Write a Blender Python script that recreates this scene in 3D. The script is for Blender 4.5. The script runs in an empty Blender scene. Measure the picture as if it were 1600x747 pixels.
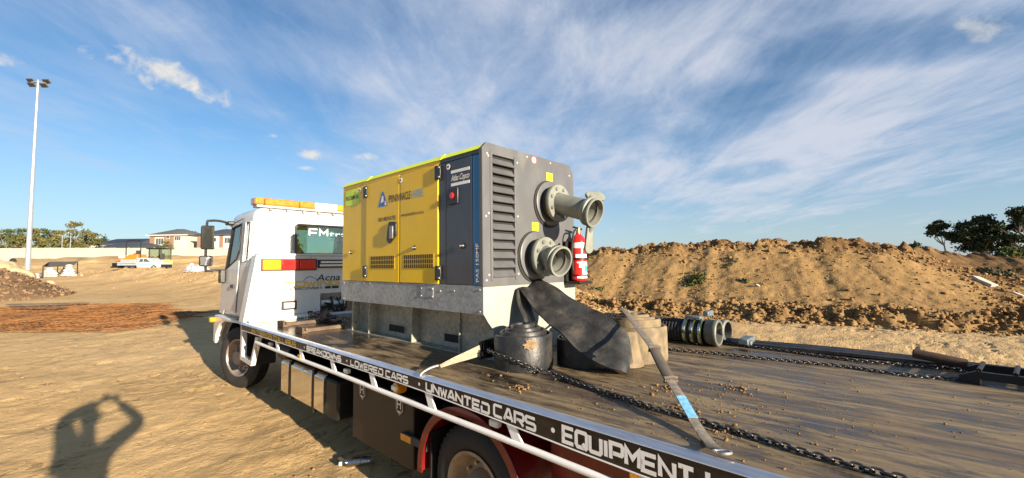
import bpy, bmesh, math, random
import numpy as np
from mathutils import Vector, Matrix, Euler

random.seed(7)
rng = np.random.default_rng(7)
scene = bpy.context.scene
COL = scene.collection
rad = math.radians

# ------------------------------------------------------------------ camera
CAM_R = Matrix(((0.6799489, -0.03523536, -0.73241243),
                (-0.73315922, -0.04918794, -0.67827583),
                (-0.01212656, 0.99816783, -0.05927842)))
CAM_P = Vector((0.0, 0.0, 1.9))
FPX = 655.0
cam = bpy.data.cameras.new('camera')
cam.sensor_width = 36.0
cam.lens = FPX / 1600 * 36.0
cam.clip_start = 0.05
cam.clip_end = 6000
camo = bpy.data.objects.new('camera', cam)
COL.objects.link(camo)
camo.matrix_world = Matrix.Translation(CAM_P) @ CAM_R.to_4x4()
scene.camera = camo

def ray(u, v):
    return CAM_R @ Vector((u - 800.0, 373.5 - v, -FPX))

def at(u, v, Z):
    """point seen at photo pixel (u, v) at camera depth Z metres"""
    return CAM_P + ray(u, v) * (Z / FPX)

def on_ground(u, v, z=0.0):
    d = ray(u, v)
    return CAM_P + d * ((z - CAM_P.z) / d.z)

# ------------------------------------------------------------------ light
LIGHT = ray(184, 621).normalized()          # travel direction of sunlight
SUN_EL = math.asin(-LIGHT.z)
SUN_AZ = math.atan2(-LIGHT.x, -LIGHT.y)     # clockwise from +Y
sun = bpy.data.lights.new('sun', 'SUN')
sun.energy = 5.0
sun.angle = rad(0.55)
sun.color = (1.0, 0.86, 0.66)
suno = bpy.data.objects.new('sun', sun)
COL.objects.link(suno)
suno.rotation_euler = LIGHT.to_track_quat('-Z', 'Y').to_euler()
suno.location = (-5, -20, 12)
scene.view_settings.view_transform = 'Standard'
scene.view_settings.look = 'None'
scene.view_settings.gamma = 1.0
scene.view_settings.use_curve_mapping = False
scene.view_settings.exposure = 1.50
scene.cycles.max_bounces = 6
scene.cycles.transparent_max_bounces = 10

# ------------------------------------------------------------------ node helpers
class NT:
    """small wrapper for building node trees"""
    def __init__(s, tree):
        s.t = tree
        s.t.nodes.clear()
    def n(s, typ, **kw):
        nd = s.t.nodes.new(typ)
        for k, v in kw.items():
            if k.startswith('i_'):
                key = k[2:]
                key = int(key) if key.isdigit() else key.replace('_', ' ')
                s.set(nd, key, v)
            else:
                setattr(nd, k, v)
        return nd
    def set(s, nd, key, v):
        if isinstance(v, bpy.types.NodeSocket):
            s.t.links.new(v, nd.inputs[key])
        else:
            nd.inputs[key].default_value = v
    def math(s, op, a, b=0.0, c=0.0, clamp=False):
        nd = s.n('ShaderNodeMath', operation=op, use_clamp=clamp)
        s.set(nd, 0, a); s.set(nd, 1, b); s.set(nd, 2, c)
        return nd.outputs[0]
    def ramp(s, f, lo, hi, a=0.0, b=1.0):
        nd = s.n('ShaderNodeMapRange', interpolation_type='SMOOTHSTEP')
        s.set(nd, 0, f); s.set(nd, 1, lo); s.set(nd, 2, hi); s.set(nd, 3, a); s.set(nd, 4, b)
        return nd.outputs[0]
    def mix(s, f, a, b, blend='MIX'):
        nd = s.n('ShaderNodeMix', data_type='RGBA', blend_type=blend)
        s.set(nd, 0, f)
        for k, v in ((6, a), (7, b)):
            if not isinstance(v, bpy.types.NodeSocket):
                v = tuple(v) + (1.0,) if len(v) == 3 else v
            s.set(nd, k, v)
        return nd.outputs[2]
    def noise(s, vec, scale, detail=4.0, rough=0.55, dist=0.0):
        nd = s.n('ShaderNodeTexNoise')
        s.set(nd, 'Vector', vec); s.set(nd, 'Scale', scale); s.set(nd, 'Detail', detail)
        s.set(nd, 'Roughness', rough); s.set(nd, 'Distortion', dist)
        return nd.outputs[0]
    def mapping(s, vec, scale=(1, 1, 1), rot=(0, 0, 0), loc=(0, 0, 0)):
        nd = s.n('ShaderNodeMapping')
        s.set(nd, 'Vector', vec); s.set(nd, 'Scale', scale); s.set(nd, 'Rotation', rot); s.set(nd, 'Location', loc)
        return nd.outputs[0]
    def bump(s, h, strength=0.3, dist=0.02, normal=None):
        nd = s.n('ShaderNodeBump')
        s.set(nd, 'Height', h); s.set(nd, 'Strength', strength); s.set(nd, 'Distance', dist)
        if normal is not None: s.set(nd, 'Normal', normal)
        return nd.outputs[0]

# ------------------------------------------------------------------ sky
world = bpy.data.worlds.new('World')
scene.world = world
world.use_nodes = True
W = NT(world.node_tree)
sky = W.n('ShaderNodeTexSky', sky_type='NISHITA')
sky.sun_disc = False
sky.sun_elevation = SUN_EL
sky.sun_rotation = SUN_AZ
sky.altitude = 50
sky.air_density = 1.0
sky.dust_density = 0.3
sky.ozone_density = 2.5
tc = W.n('ShaderNodeTexCoord').outputs['Generated']
VIEW_AZ = math.atan2(0.6783, 0.7324)
rot = W.mapping(tc, rot=(0, 0, -VIEW_AZ))                 # x along the road to the east, y to the north
sep = W.n('ShaderNodeSeparateXYZ'); W.set(sep, 0, rot)
zc = W.math('MAXIMUM', sep.outputs[2], 0.0)
den = W.math('ADD', zc, 0.11)
px = W.math('DIVIDE', sep.outputs[0], den)
py = W.math('DIVIDE', sep.outputs[1], den)
comb = W.n('ShaderNodeCombineXYZ'); W.set(comb, 0, px); W.set(comb, 1, py)
P = comb.outputs[0]
big = W.noise(W.mapping(P, (0.20, 0.34, 1), loc=(3.1, 1.7, 0)), 1.0, 3, 0.5, 0.3)
streak = W.noise(W.mapping(P, (0.42, 1.0, 1), rot=(0, 0, 0.12), loc=(1.2, 4.4, 0)), 1.0, 10, 0.64, 1.5)
wisp = W.noise(W.mapping(P, (0.75, 2.2, 1), rot=(0, 0, -0.15), loc=(7.2, 0.4, 0)), 1.0, 10, 0.68, 1.6)
puff = W.noise(W.mapping(P, (1.6, 2.6, 1), loc=(2.2, 9.4, 0)), 1.0, 10, 0.65, 0.5)
side = W.ramp(py, 1.6, -0.8, 0.01, 0.02)                   # more cloud towards the south
def dotv(vec):
    nd = W.n('ShaderNodeVectorMath', operation='DOT_PRODUCT')
    W.set(nd, 0, tc); nd.inputs[1].default_value = vec
    return nd.outputs['Value']
def patch(u0, v0, u1, v1, wid):
    # soft elongated region of sky between two directions
    a = ray(u0, v0).normalized(); b = ray(u1, v1).normalized()
    c = (a + b).normalized(); e1 = (b - a); L = e1.length / 2 + wid * .3; e1.normalize()
    e2 = c.cross(e1).normalized()
    p1 = W.math('DIVIDE', W.math('SUBTRACT', dotv(e1), c.dot(e1)), L)
    p2 = W.math('DIVIDE', dotv(e2), wid)
    r2 = W.math('ADD', W.math('MULTIPLY', p1, p1), W.math('MULTIPLY', p2, p2))
    return r2, W.ramp(dotv(c), 0.2, 0.5)
cov = W.math('ADD', W.math('ADD', W.math('MULTIPLY', big, 0.40), W.math('MULTIPLY', streak, 0.66)), side)
cov = W.math('ADD', cov, W.math('MULTIPLY', W.math('SUBTRACT', wisp, 0.5), 0.36))
cov = W.math('ADD', cov, W.math('MULTIPLY', W.math('SUBTRACT', puff, 0.5), 0.72))
for (u0, v0, u1, v1, wid, amp) in ((640, 150, 1120, 110, .26, .15), (980, 262, 1680, 78, .08, .25), (1020, 300, 1700, 165, .05, .19), (860, 110, 1560, -30, .08, .18),
                                   (560, 230, 1000, 300, .12, .12), (1060, 220, 1260, 140, .05, -.24), (1180, 90, 1640, 40, .04, -.20), (1110, 275, 1240, 262, .022, -.22),
                                   (-100, 30, 420, 230, .22, -.08), (180, 260, 560, 210, .12, -.09), (-100, 205, 420, 290, .045, .14), (60, 0, 640, 130, .05, .12), (-60, 60, 420, 215, .03, .07), (400, 10, 680, 60, .10, -.10), (980, 322, 1750, 262, .045, .17), (900, 352, 1700, 345, .03, .10), (330, 300, 760, 330, .06, .10)):
    r2, fr_ = patch(u0, v0, u1, v1, wid)
    cov = W.math('ADD', cov, W.math('MULTIPLY', W.math('MULTIPLY', W.ramp(r2, 1.7, 0.0), fr_), amp))
cir = W.ramp(cov, 0.31, 1.02, 0.0, 0.84)
# thin veil low over the horizon
veil = W.ramp(sep.outputs[2], 0.0, 0.30, 0.52, 0.0)
cir = W.math('MAXIMUM', cir, W.math('MULTIPLY', veil, 1.0))
# small fair-weather clouds at their own places in the sky
lump = W.noise(W.mapping(tc, (1, 1, 1)), 26.0, 8, 0.6, 0.4)
cum = None
for (u0, v0, u1, v1, wid, amp) in ((130, 72, 368, 160, 0.034, 1.0), (465, 241, 512, 243, 0.014, 0.9),
                                   (545, 243, 600, 246, 0.012, 0.7), (412, 212, 436, 213, 0.007, 0.8),
                                   (-30, 84, 34, 98, 0.014, 0.9), (462, 262, 498, 264, 0.006, 0.6), (1500, 35, 1570, 48, 0.026, 0.5)):
    a = ray(u0, v0).normalized(); b = ray(u1, v1).normalized()
    c = (a + b).normalized(); e1 = (b - a); L = e1.length / 2 + wid * .3; e1.normalize()
    e2 = c.cross(e1).normalized()
    def dot(vec):
        nd = W.n('ShaderNodeVectorMath', operation='DOT_PRODUCT')
        W.set(nd, 0, tc); nd.inputs[1].default_value = vec
        return nd.outputs['Value']
    p1 = W.math('DIVIDE', W.math('SUBTRACT', dot(e1), c.dot(e1)), L)
    p2 = W.math('DIVIDE', dot(e2), wid)
    r2 = W.math('ADD', W.math('MULTIPLY', p1, p1), W.math('MULTIPLY', p2, p2))
    front = W.ramp(dot(c), 0.3, 0.5)
    m = W.math('SUBTRACT', W.math('ADD', 1.0, W.math('MULTIPLY', W.math('SUBTRACT', lump, 0.5), 3.4)), r2)
    m = W.math('MULTIPLY', W.math('MULTIPLY', W.ramp(m, 0.25, 1.5), front), amp)
    cum = m if cum is None else W.math('MAXIMUM', cum, m)
skycol = W.mix(1.0, sky.outputs[0], (0.74, 0.93, 1.06), 'MULTIPLY')
shade = W.ramp(lump, 0.35, 0.65, 0.80, 1.0)
cc = W.mix(W.ramp(cov, 0.6, 0.95), (3.7, 4.3, 5.4), (4.7, 4.9, 5.5))
s1 = W.mix(cir, skycol, cc)
s2 = W.mix(cum, s1, W.mix(shade, (3.7, 3.8, 4.2), (5.8, 5.5, 5.0)))
bg = W.n('ShaderNodeBackground'); W.set(bg, 0, s2); W.set(bg, 1, 0.054)
wo = W.n('ShaderNodeOutputWorld'); W.t.links.new(bg.outputs[0], wo.inputs[0])

# ------------------------------------------------------------------ materials
MATS = {}
def M(name, col, rough=0.5, metal=0.0, var=0.12, scale=6.0, bump=0.0, bscale=60.0, dirt=0.0,
      dirtcol=(0.30, 0.21, 0.12), stretch=(1, 1, 1), dscale=3.0, spec=0.5, coat=0.0, rvar=0.1):
    if name in MATS: return MATS[name]
    m = bpy.data.materials.new(name); m.use_nodes = True
    T = NT(m.node_tree)
    b = T.n('ShaderNodeBsdfPrincipled'); o = T.n('ShaderNodeOutputMaterial')
    T.t.links.new(b.outputs[0], o.inputs[0])
    co = T.n('ShaderNodeTexCoord').outputs['Object']
    v = T.mapping(co, stretch)
    n1 = T.noise(v, scale, 6, 0.6)
    lo = [max(0, c * (1 - var)) for c in col]; hi = [min(1, c * (1 + var)) for c in col]
    c = T.mix(T.ramp(n1, 0.3, 0.7), lo, hi)
    r = T.math('ADD', rough - rvar / 2, T.math('MULTIPLY', n1, rvar), clamp=True)
    if dirt > 0:
        n2 = T.noise(v, dscale, 9, 0.68, 0.4)
        d = T.ramp(n2, 0.62 - 0.3 * dirt, 0.86 - 0.16 * dirt, 0, min(1, 0.35 + dirt * 0.6))
        c = T.mix(d, c, dirtcol)
        r = T.math('ADD', r, T.math('MULTIPLY', d, 0.3), clamp=True)
    T.set(b, 'Base Color', c); T.set(b, 'Roughness', r)
    b.inputs['Metallic'].default_value = metal
    b.inputs['Specular IOR Level'].default_value = spec
    b.inputs['Coat Weight'].default_value = coat
    if bump > 0:
        T.set(b, 'Normal', T.bump(T.noise(v, bscale, 4, 0.6), bump, 0.01))
    MATS[name] = m
    return m

def glass_mat(name, tint=(0.72, 0.86, 0.80), alpha=0.55, rough=0.03):
    if name in MATS: return MATS[name]
    m = bpy.data.materials.new(name); m.use_nodes = True
    T = NT(m.node_tree)
    o = T.n('ShaderNodeOutputMaterial')
    tr = T.n('ShaderNodeBsdfTransparent'); T.set(tr, 0, tuple(tint) + (1,))
    gl = T.n('ShaderNodeBsdfGlossy'); T.set(gl, 'Roughness', rough)
    fr = T.n('ShaderNodeFresnel'); T.set(fr, 0, 1.5)
    mx = T.n('ShaderNodeMixShader')
    T.set(mx, 0, T.math('ADD', fr.outputs[0], 1 - alpha - 0.35, clamp=True))
    T.t.links.new(tr.outputs[0], mx.inputs[1]); T.t.links.new(gl.outputs[0], mx.inputs[2])
    T.t.links.new(mx.outputs[0], o.inputs[0])
    MATS[name] = m
    return m

def soil_mat(name, base, dark, attr=None, tracks=False, fine=1.0):
    m = bpy.data.materials.new(name); m.use_nodes = True
    T = NT(m.node_tree)
    b = T.n('ShaderNodeBsdfPrincipled'); o = T.n('ShaderNodeOutputMaterial')
    T.t.links.new(b.outputs[0], o.inputs[0])
    co = T.n('ShaderNodeTexCoord').outputs['Object']
    n1 = T.noise(co, 0.35, 6, 0.6, 0.5)
    n2 = T.noise(co, 2.2, 8, 0.65)
    n3 = T.noise(co, 22.0 * fine, 6, 0.7)
    light = [min(1, c * 1.22) for c in base]
    c = T.mix(T.ramp(n1, 0.32, 0.7), base, light)
    c = T.mix(T.ramp(n2, 0.52, 0.78, 0, 0.55), c, dark)
    c = T.mix(T.ramp(n3, 0.35, 0.75, 0, 0.4), c, [x * 0.62 for x in base])
    n4 = T.noise(co, 7.5 * fine, 6, 0.68, 0.4)
    c = T.mix(T.ramp(n4, 0.56, 0.70, 0, 0.5), c, [x * 0.66 for x in base])
    h = T.math('ADD', T.math('ADD', T.math('MULTIPLY', n3, 0.55), T.math('MULTIPLY', n2, 0.6)), T.math('MULTIPLY', n4, 0.8))
    if tracks:
        # scraped, tyre-combed streaks running across the yard
        st = T.noise(T.mapping(co, (0.6, 3.6, 1), rot=(0, 0, rad(-8))), 1.0, 8, 0.66, 1.6)
        st2 = T.noise(T.mapping(co, (2.0, 12.0, 1), rot=(0, 0, rad(6))), 1.0, 7, 0.66, 1.3)
        c = T.mix(T.ramp(st, 0.5, 0.72, 0, 0.28), c, [x * 0.70 for x in base])
        c = T.mix(T.ramp(st, 0.46, 0.28, 0, 0.35), c, [min(1, x * 1.30) for x in base])
        # dried crust breaking along ragged lines, and trodden crumbs
        cn = T.noise(T.mapping(co, (0.7, 1.9, 1), rot=(0, 0, rad(-10))), 1.3, 9, 0.62, 0.8)
        ck = T.ramp(T.math('ABSOLUTE', T.math('SUBTRACT', cn, 0.5)), 0.0, 0.016, 1.0, 0.0)
        ck = T.math('MULTIPLY', ck, T.ramp(T.noise(co, 0.55, 4), 0.46, 0.60))
        cr = T.ramp(T.noise(co, 13.0, 5, 0.6, 0.5), 0.62, 0.68)
        cr = T.math('MULTIPLY', cr, T.ramp(T.noise(co, 0.8, 4), 0.45, 0.62))
        c = T.mix(T.math('MULTIPLY', ck, 0.75), c, [x * 0.42 for x in base])
        c = T.mix(T.math('MULTIPLY', cr, 0.5), c, [x * 0.5 for x in base])
        pale = T.ramp(T.noise(co, 0.11, 3), 0.44, 0.62, 0, 0.5)
        c = T.mix(pale, c, [base[0] * 1.18, base[1] * 1.26, base[2] * 1.45])
        h = T.math('SUBTRACT', h, T.math('MULTIPLY', ck, 1.1))
        h = T.math('ADD', h, T.math('MULTIPLY', cr, 0.6))
        h = T.math('ADD', h, T.math('ADD', T.math('MULTIPLY', st, 0.45), T.math('MULTIPLY', st2, 0.35)))
    if attr:
        at_ = T.n('ShaderNodeAttribute'); at_.attribute_name = attr
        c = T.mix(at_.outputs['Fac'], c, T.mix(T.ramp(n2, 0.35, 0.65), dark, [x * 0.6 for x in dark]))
    T.set(b, 'Base Color', c)
    b.inputs['Roughness'].default_value = 0.95
    b.inputs['Specular IOR Level'].default_value = 0.15
    T.set(b, 'Normal', T.bump(h, 0.75, 0.05))
    MATS[name] = m
    return m

def deck_mat():
    m = bpy.data.materials.new('deck steel'); m.use_nodes = True
    T = NT(m.node_tree)
    b = T.n('ShaderNodeBsdfPrincipled'); o = T.n('ShaderNodeOutputMaterial')
    T.t.links.new(b.outputs[0], o.inputs[0])
    co = T.n('ShaderNodeTexCoord').outputs['Object']
    sx = T.n('ShaderNodeSeparateXYZ'); T.set(sx, 0, co)
    lng = T.noise(T.mapping(co, (4.2, 0.75, 1), rot=(0, 0, rad(14))), 1.0, 10, 0.68, 1.1)
    scr = T.noise(T.mapping(co, (40.0, 1.4, 1), rot=(0, 0, rad(20))), 1.0, 6, 0.6, 0.3)
    n = T.noise(co, 2.6, 9, 0.66, 0.3)
    f = T.noise(co, 38.0, 5, 0.7)
    c = T.mix(T.ramp(n, 0.35, 0.68), (0.015, 0.012, 0.011), (0.052, 0.037, 0.027))
    rear = T.ramp(sx.outputs[1], 2.9, 0.4, -0.06, 0.13)              # dried mud towards the tail
    dd = T.ramp(T.math('ADD', T.math('ADD', T.math('MULTIPLY', lng, 0.62), T.math('MULTIPLY', n, 0.38)), rear), 0.50, 0.60, 0, 0.88)
    brk = T.noise(T.mapping(co, (16.0, 2.6, 1), rot=(0, 0, rad(17))), 1.0, 8, 0.7, 0.8)
    dd = T.math('MULTIPLY', dd, T.ramp(brk, 0.36, 0.56, 0.12, 1.0))
    c = T.mix(dd, c, T.mix(T.ramp(lng, .4, .6), (0.13, 0.088, 0.048), (0.30, 0.215, 0.110)))
    c = T.mix(T.ramp(scr, 0.58, 0.75, 0, 0.45), c, (0.050, 0.036, 0.028))
    c = T.mix(T.ramp(f, 0.55, 0.8, 0, 0.4), c, (0.20, 0.14, 0.08))
    T.set(b, 'Base Color', c)
    T.set(b, 'Roughness', T.math('ADD', T.math('ADD', T.ramp(sx.outputs[1], 2.6, 3.4, 0.15, 0.06), T.math('MULTIPLY', dd, 0.46)), T.math('MULTIPLY', lng, 0.20)))
    b.inputs['Specular IOR Level'].default_value = 0.55
    h = T.math('ADD', T.math('MULTIPLY', lng, 0.6), T.math('ADD', T.math('MULTIPLY', f, 0.35), T.math('MULTIPLY', scr, 0.4)))
    T.set(b, 'Normal', T.bump(h, 0.22, 0.012))
    MATS['deck steel'] = m
    return m

def galv_mat(name, tint):
    m = bpy.data.materials.new(name); m.use_nodes = True
    T = NT(m.node_tree)
    b = T.n('ShaderNodeBsdfPrincipled'); o = T.n('ShaderNodeOutputMaterial')
    T.t.links.new(b.outputs[0], o.inputs[0])
    co = T.n('ShaderNodeTexCoord').outputs['Object']
    vo = T.n('ShaderNodeTexVoronoi'); T.set(vo, 'Vector', co); T.set(vo, 'Scale', 34.0)
    n = T.noise(co, 5.0, 7, 0.65)
    g = T.math('ADD', T.math('MULTIPLY', vo.outputs[1], 0.45), T.math('MULTIPLY', n, 0.75))
    c = T.mix(T.ramp(g, 0.30, 0.85), [x * 0.66 for x in tint], tint)
    c = T.mix(T.ramp(T.noise(T.mapping(co, (3, 3, 0.8)), 2.0, 7, 0.7), 0.56, 0.8, 0, 0.5), c, (0.30, 0.23, 0.14))
    T.set(b, 'Base Color', c)
    b.inputs['Metallic'].default_value = 0.25
    T.set(b, 'Roughness', T.ramp(g, 0.2, 0.9, 0.62, 0.42))
    MATS[name] = m
    return m

white = M('white paint', (0.60, 0.59, 0.565), 0.34, var=0.04, dirt=0.30, dirtcol=(0.46, 0.38, 0.26), coat=0.3)
whiterail = M('white rail paint', (0.80, 0.80, 0.79), 0.35, var=0.05, dirt=0.18, dirtcol=(0.36, 0.28, 0.18))
alu = M('aluminium rail', (0.72, 0.75, 0.80), 0.30, 0.85, var=0.12, dirt=0.25, stretch=(8, 0.7, 8))
bandm = M('sign band', (0.014, 0.009, 0.0075), 0.45, var=0.3, dirt=0.12, dirtcol=(0.08, 0.055, 0.035))
letterw = M('white vinyl lettering', (0.80, 0.79, 0.77), 0.45, var=0.05, dirt=0.12)
letterg = M('gold vinyl lettering', (0.62, 0.42, 0.09), 0.45, var=0.1)
letterb = M('black vinyl lettering', (0.018, 0.020, 0.024), 0.45, var=0.1)
steelblk = M('black painted steel', (0.012, 0.011, 0.010), 0.5, var=0.2, dirt=0.12, dirtcol=(0.05, 0.035, 0.022), spec=.35)
rubber = M('tyre rubber', (0.014, 0.0135, 0.013), 0.75, var=0.2, dirt=0.32, dirtcol=(0.07, 0.05, 0.032), bump=0.2)
plasticblk = M('black plastic', (0.016, 0.016, 0.017), 0.42, var=0.1, dirt=0.1)
chrome = M('polished plate', (0.72, 0.70, 0.68), 0.10, 1.0, var=0.05, rvar=0.05)
steel = M('worn steel', (0.42, 0.40, 0.37), 0.38, 0.8, var=0.2, dirt=0.3)
rimm = M('wheel rim', (0.26, 0.23, 0.21), 0.42, 0.5, var=0.15, dirt=0.55, dirtcol=(0.28, 0.17, 0.09))
redp = M('red paint', (0.135, 0.006, 0.006), 0.35, var=0.12, dirt=0.25, dirtcol=(0.22, 0.12, 0.08), coat=0.3)
redlens = M('red lens', (0.62, 0.010, 0.012), 0.22, var=0.1, coat=0.5, bump=0.15, bscale=90)
beaconm = M('beacon amber', (0.46, 0.17, 0.010), 0.2, var=0.2, coat=0.5, scale=14)
amber = M('amber lens', (0.66, 0.25, 0.010), 0.22, var=0.12, coat=0.5, bump=0.15, bscale=90)
whitelens = M('clear lens', (0.75, 0.71, 0.60), 0.2, var=0.05, coat=0.5)
cabglass = glass_mat('cab glass')
mirrorm = M('mirror glass', (0.8, 0.8, 0.82), 0.04, 1.0, var=0.02, rvar=0.02)
seatm = M('seat cloth', (0.035, 0.037, 0.042), 0.85, var=0.15)
yellow = M('yellow paint', (0.68, 0.435, 0.004), 0.36, var=0.04, dirt=0.16, dirtcol=(0.50, 0.35, 0.09), coat=0.12, spec=0.35, bump=0.10, bscale=2.2, stretch=(1, 1, .6))
lime = M('yellow green roof', (0.68, 0.78, 0.012), 0.4, var=0.05)  # brighter and greener than the yellow side panels
slate = M('slate blue paint', (0.040, 0.046, 0.064), 0.40, var=0.10, coat=0.2, dirt=0.2, dirtcol=(0.10, 0.09, 0.08), bump=0.08, bscale=2.4, stretch=(1, 1, .6))
bluem = M('blue trim', (0.012, 0.125, 0.30), 0.38, var=0.08, coat=0.2)
greyp = M('grey canopy paint', (0.090, 0.091, 0.096), 0.42, var=0.10, dirt=0.26, dirtcol=(0.15, 0.13, 0.105), bump=0.08, bscale=2.4, stretch=(1, 1, .6))
galv = galv_mat('galvanised sheet', (0.30, 0.32, 0.34))
galvb = galv_mat('galvanised base', (0.36, 0.34, 0.27))
pipem = M('grey green pipe paint', (0.175, 0.183, 0.158), 0.5, 0.1, var=0.14, dirt=0.3, dirtcol=(0.22, 0.18, 0.12), bump=0.12)
darkm = M('dark interior', (0.010, 0.010, 0.010), 0.8)
hosem = M('layflat hose rubber', (0.014, 0.014, 0.015), 0.46, var=0.5, scale=9, dirt=0.46, dirtcol=(0.080, 0.063, 0.045), bump=0.45, bscale=24, dscale=5)
flapm = M('dusty hose rubber', (0.020, 0.020, 0.020), 0.5, var=0.45, scale=9, dirt=0.50, dirtcol=(0.13, 0.103, 0.070), bump=0.5, bscale=20, dscale=4.5)
hoset = M('muddy hose', (0.150, 0.112, 0.066), 0.8, var=0.35, scale=9, dirt=0.5, dirtcol=(0.23, 0.168, 0.092), bump=0.4, bscale=18, dscale=5)
webm = M('grey webbing', (0.20, 0.17, 0.138), 0.85, var=0.3, scale=30, bump=0.3, bscale=160)
webt = M('tan webbing', (0.30, 0.235, 0.165), 0.85, var=0.2, scale=30, bump=0.3, bscale=160)
bluelab = M('blue strap label', (0.16, 0.40, 0.62), 0.6, var=0.25, scale=40)
chainm = M('chain steel', (0.085, 0.080, 0.078), 0.38, 0.7, var=0.4, scale=25, dirt=0.2, dirtcol=(0.2, 0.13, 0.07))
extred = M('extinguisher red', (0.62, 0.018, 0.016), 0.25, var=0.06, coat=0.5)
labelw = M('white label', (0.72, 0.72, 0.70), 0.5, var=0.05)
labely = M('yellow label', (0.80, 0.56, 0.02), 0.45, var=0.05)
teal = M('teal print', (0.05, 0.30, 0.28), 0.5)
bluelogo = M('blue logo print', (0.03, 0.13, 0.42), 0.45, var=0.3)
bluelight = M('light blue print', (0.16, 0.36, 0.50), 0.45)
rustm = M('rusty iron', (0.22, 0.095, 0.028), 0.85, var=0.6, scale=1.6, dirt=0.3, dirtcol=(0.34, 0.17, 0.06), bump=0.3)
rustdk = M('rusted channel', (0.105, 0.068, 0.044), 0.8, 0.2, var=0.3, scale=14, dirt=0.4, bump=0.3)
polem = M('galvanised pole', (0.55, 0.56, 0.57), 0.34, 0.7, var=0.06)

# ------------------------------------------------------------------ geometry helpers
class MB:
    def __init__(s):
        s.v = []; s.f = []; s.sm = []
    def add(s, vs, fs, smooth=False):
        o = len(s.v)
        s.v.extend([tuple(p) for p in vs])
        for f in fs:
            s.f.append(tuple(i + o for i in f)); s.sm.append(smooth)
        return s
    def box(s, x0, x1, y0, y1, z0, z1):
        return s.add([(x0, y0, z0), (x1, y0, z0), (x1, y1, z0), (x0, y1, z0), (x0, y0, z1), (x1, y0, z1), (x1, y1, z1), (x0, y1, z1)],
                     [(0, 3, 2, 1), (4, 5, 6, 7), (0, 1, 5, 4), (1, 2, 6, 5), (2, 3, 7, 6), (3, 0, 4, 7)])
    def hexa(s, p):
        return s.add(p, [(0, 3, 2, 1), (4, 5, 6, 7), (0, 1, 5, 4), (1, 2, 6, 5), (2, 3, 7, 6), (3, 0, 4, 7)])
    def prism(s, poly, axis, a, b):
        def p3(p, h):
            return {'x': (h, p[0], p[1]), 'y': (p[0], h, p[1]), 'z': (p[0], p[1], h)}[axis]
        n = len(poly)
        vs = [p3(p, a) for p in poly] + [p3(p, b) for p in poly]
        fs = [tuple(range(n - 1, -1, -1)), tuple(range(n, 2 * n))]
        fs += [(i, (i + 1) % n, n + (i + 1) % n, n + i) for i in range(n)]
        return s.add(vs, fs)
    def tube(s, path, r, n=10, closed=False, caps=True, smooth=True):
        pts = [Vector(p) for p in path]
        m = len(pts)
        rs = r if isinstance(r, (list, tuple)) else [r] * m
        tan = []
        for i in range(m):
            a = pts[(i - 1) % m] if (closed or i > 0) else pts[i]
            b = pts[(i + 1) % m] if (closed or i < m - 1) else pts[i]
            t = (b - a)
            tan.append(t.normalized() if t.length > 1e-9 else Vector((0, 0, 1)))
        up = Vector((0, 0, 1)) if abs(tan[0].z) < 0.9 else Vector((1, 0, 0))
        nrm = (up - tan[0] * up.dot(tan[0])).normalized()
        vs = []
        for i in range(m):
            if i:
                nrm = (nrm - tan[i] * nrm.dot(tan[i]))
                nrm = nrm.normalized() if nrm.length > 1e-6 else tan[i].orthogonal().normalized()
            bi = tan[i].cross(nrm)
            for k in range(n):
                a = 2 * math.pi * k / n
                vs.append(pts[i] + (nrm * math.cos(a) + bi * math.sin(a)) * rs[i])
        fs = []
        for i in range(m if closed else m - 1):
            j = (i + 1) % m
            for k in range(n):
                fs.append((i * n + k, i * n + (k + 1) % n, j * n + (k + 1) % n, j * n + k))
        s.add(vs, fs, smooth)
        if caps and not closed:
            s.add(vs[:n], [tuple(range(n - 1, -1, -1))]); s.add(vs[-n:], [tuple(range(n))])
        return s
    def cyl(s, p0, p1, r, n=16, r1=None):
        return s.tube([p0, p1], [r, r if r1 is None else r1], n)
    def lathe(s, prof, origin, axis, n=32, smooth=True, closed=False):
        """prof = [(radius, height along axis)]"""
        ax = Vector(axis).normalized(); o = Vector(origin)
        e1 = ax.orthogonal().normalized(); e2 = ax.cross(e1)
        vs = []
        for (r, h) in prof:
            for k in range(n):
                a = 2 * math.pi * k / n
                vs.append(o + ax * h + (e1 * math.cos(a) + e2 * math.sin(a)) * r)
        m = len(prof); fs = []
        for i in range(m if closed else m - 1):
            j = (i + 1) % m
            for k in range(n):
                fs.append((i * n + k, i * n + (k + 1) % n, j * n + (k + 1) % n, j * n + k))
        return s.add(vs, fs, smooth)
    def ball(s, c, r, nu=12, nv=8):
        r = r if isinstance(r, (list, tuple)) else (r, r, r)
        vs = []; fs = []
        for j in range(nv + 1):
            th = math.pi * j / nv
            for i in range(nu):
                ph = 2 * math.pi * i / nu
                vs.append((c[0] + r[0] * math.sin(th) * math.cos(ph), c[1] + r[1] * math.sin(th) * math.sin(ph), c[2] + r[2] * math.cos(th)))
        for j in range(nv):
            for i in range(nu):
                fs.append((j * nu + i, (j + 1) * nu + i, (j + 1) * nu + (i + 1) % nu, j * nu + (i + 1) % nu))
        return s.add(vs, fs, True)

OFF = {}
def mesh_of(name, mb, mat, off=Vector((0, 0, 0)), recalc=True):
    me = bpy.data.meshes.new(name)
    me.from_pydata([(p[0] - off[0], p[1] - off[1], p[2] - off[2]) for p in mb.v], [], mb.f)
    me.polygons.foreach_set('use_smooth', mb.sm)
    if recalc:
        bm = bmesh.new(); bm.from_mesh(me)
        bmesh.ops.remove_doubles(bm, verts=bm.verts, dist=1e-5)
        bmesh.ops.recalc_face_normals(bm, faces=bm.faces)
        bm.to_mesh(me); bm.free()
    if mat is not None: me.materials.append(mat)
    return me

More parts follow.
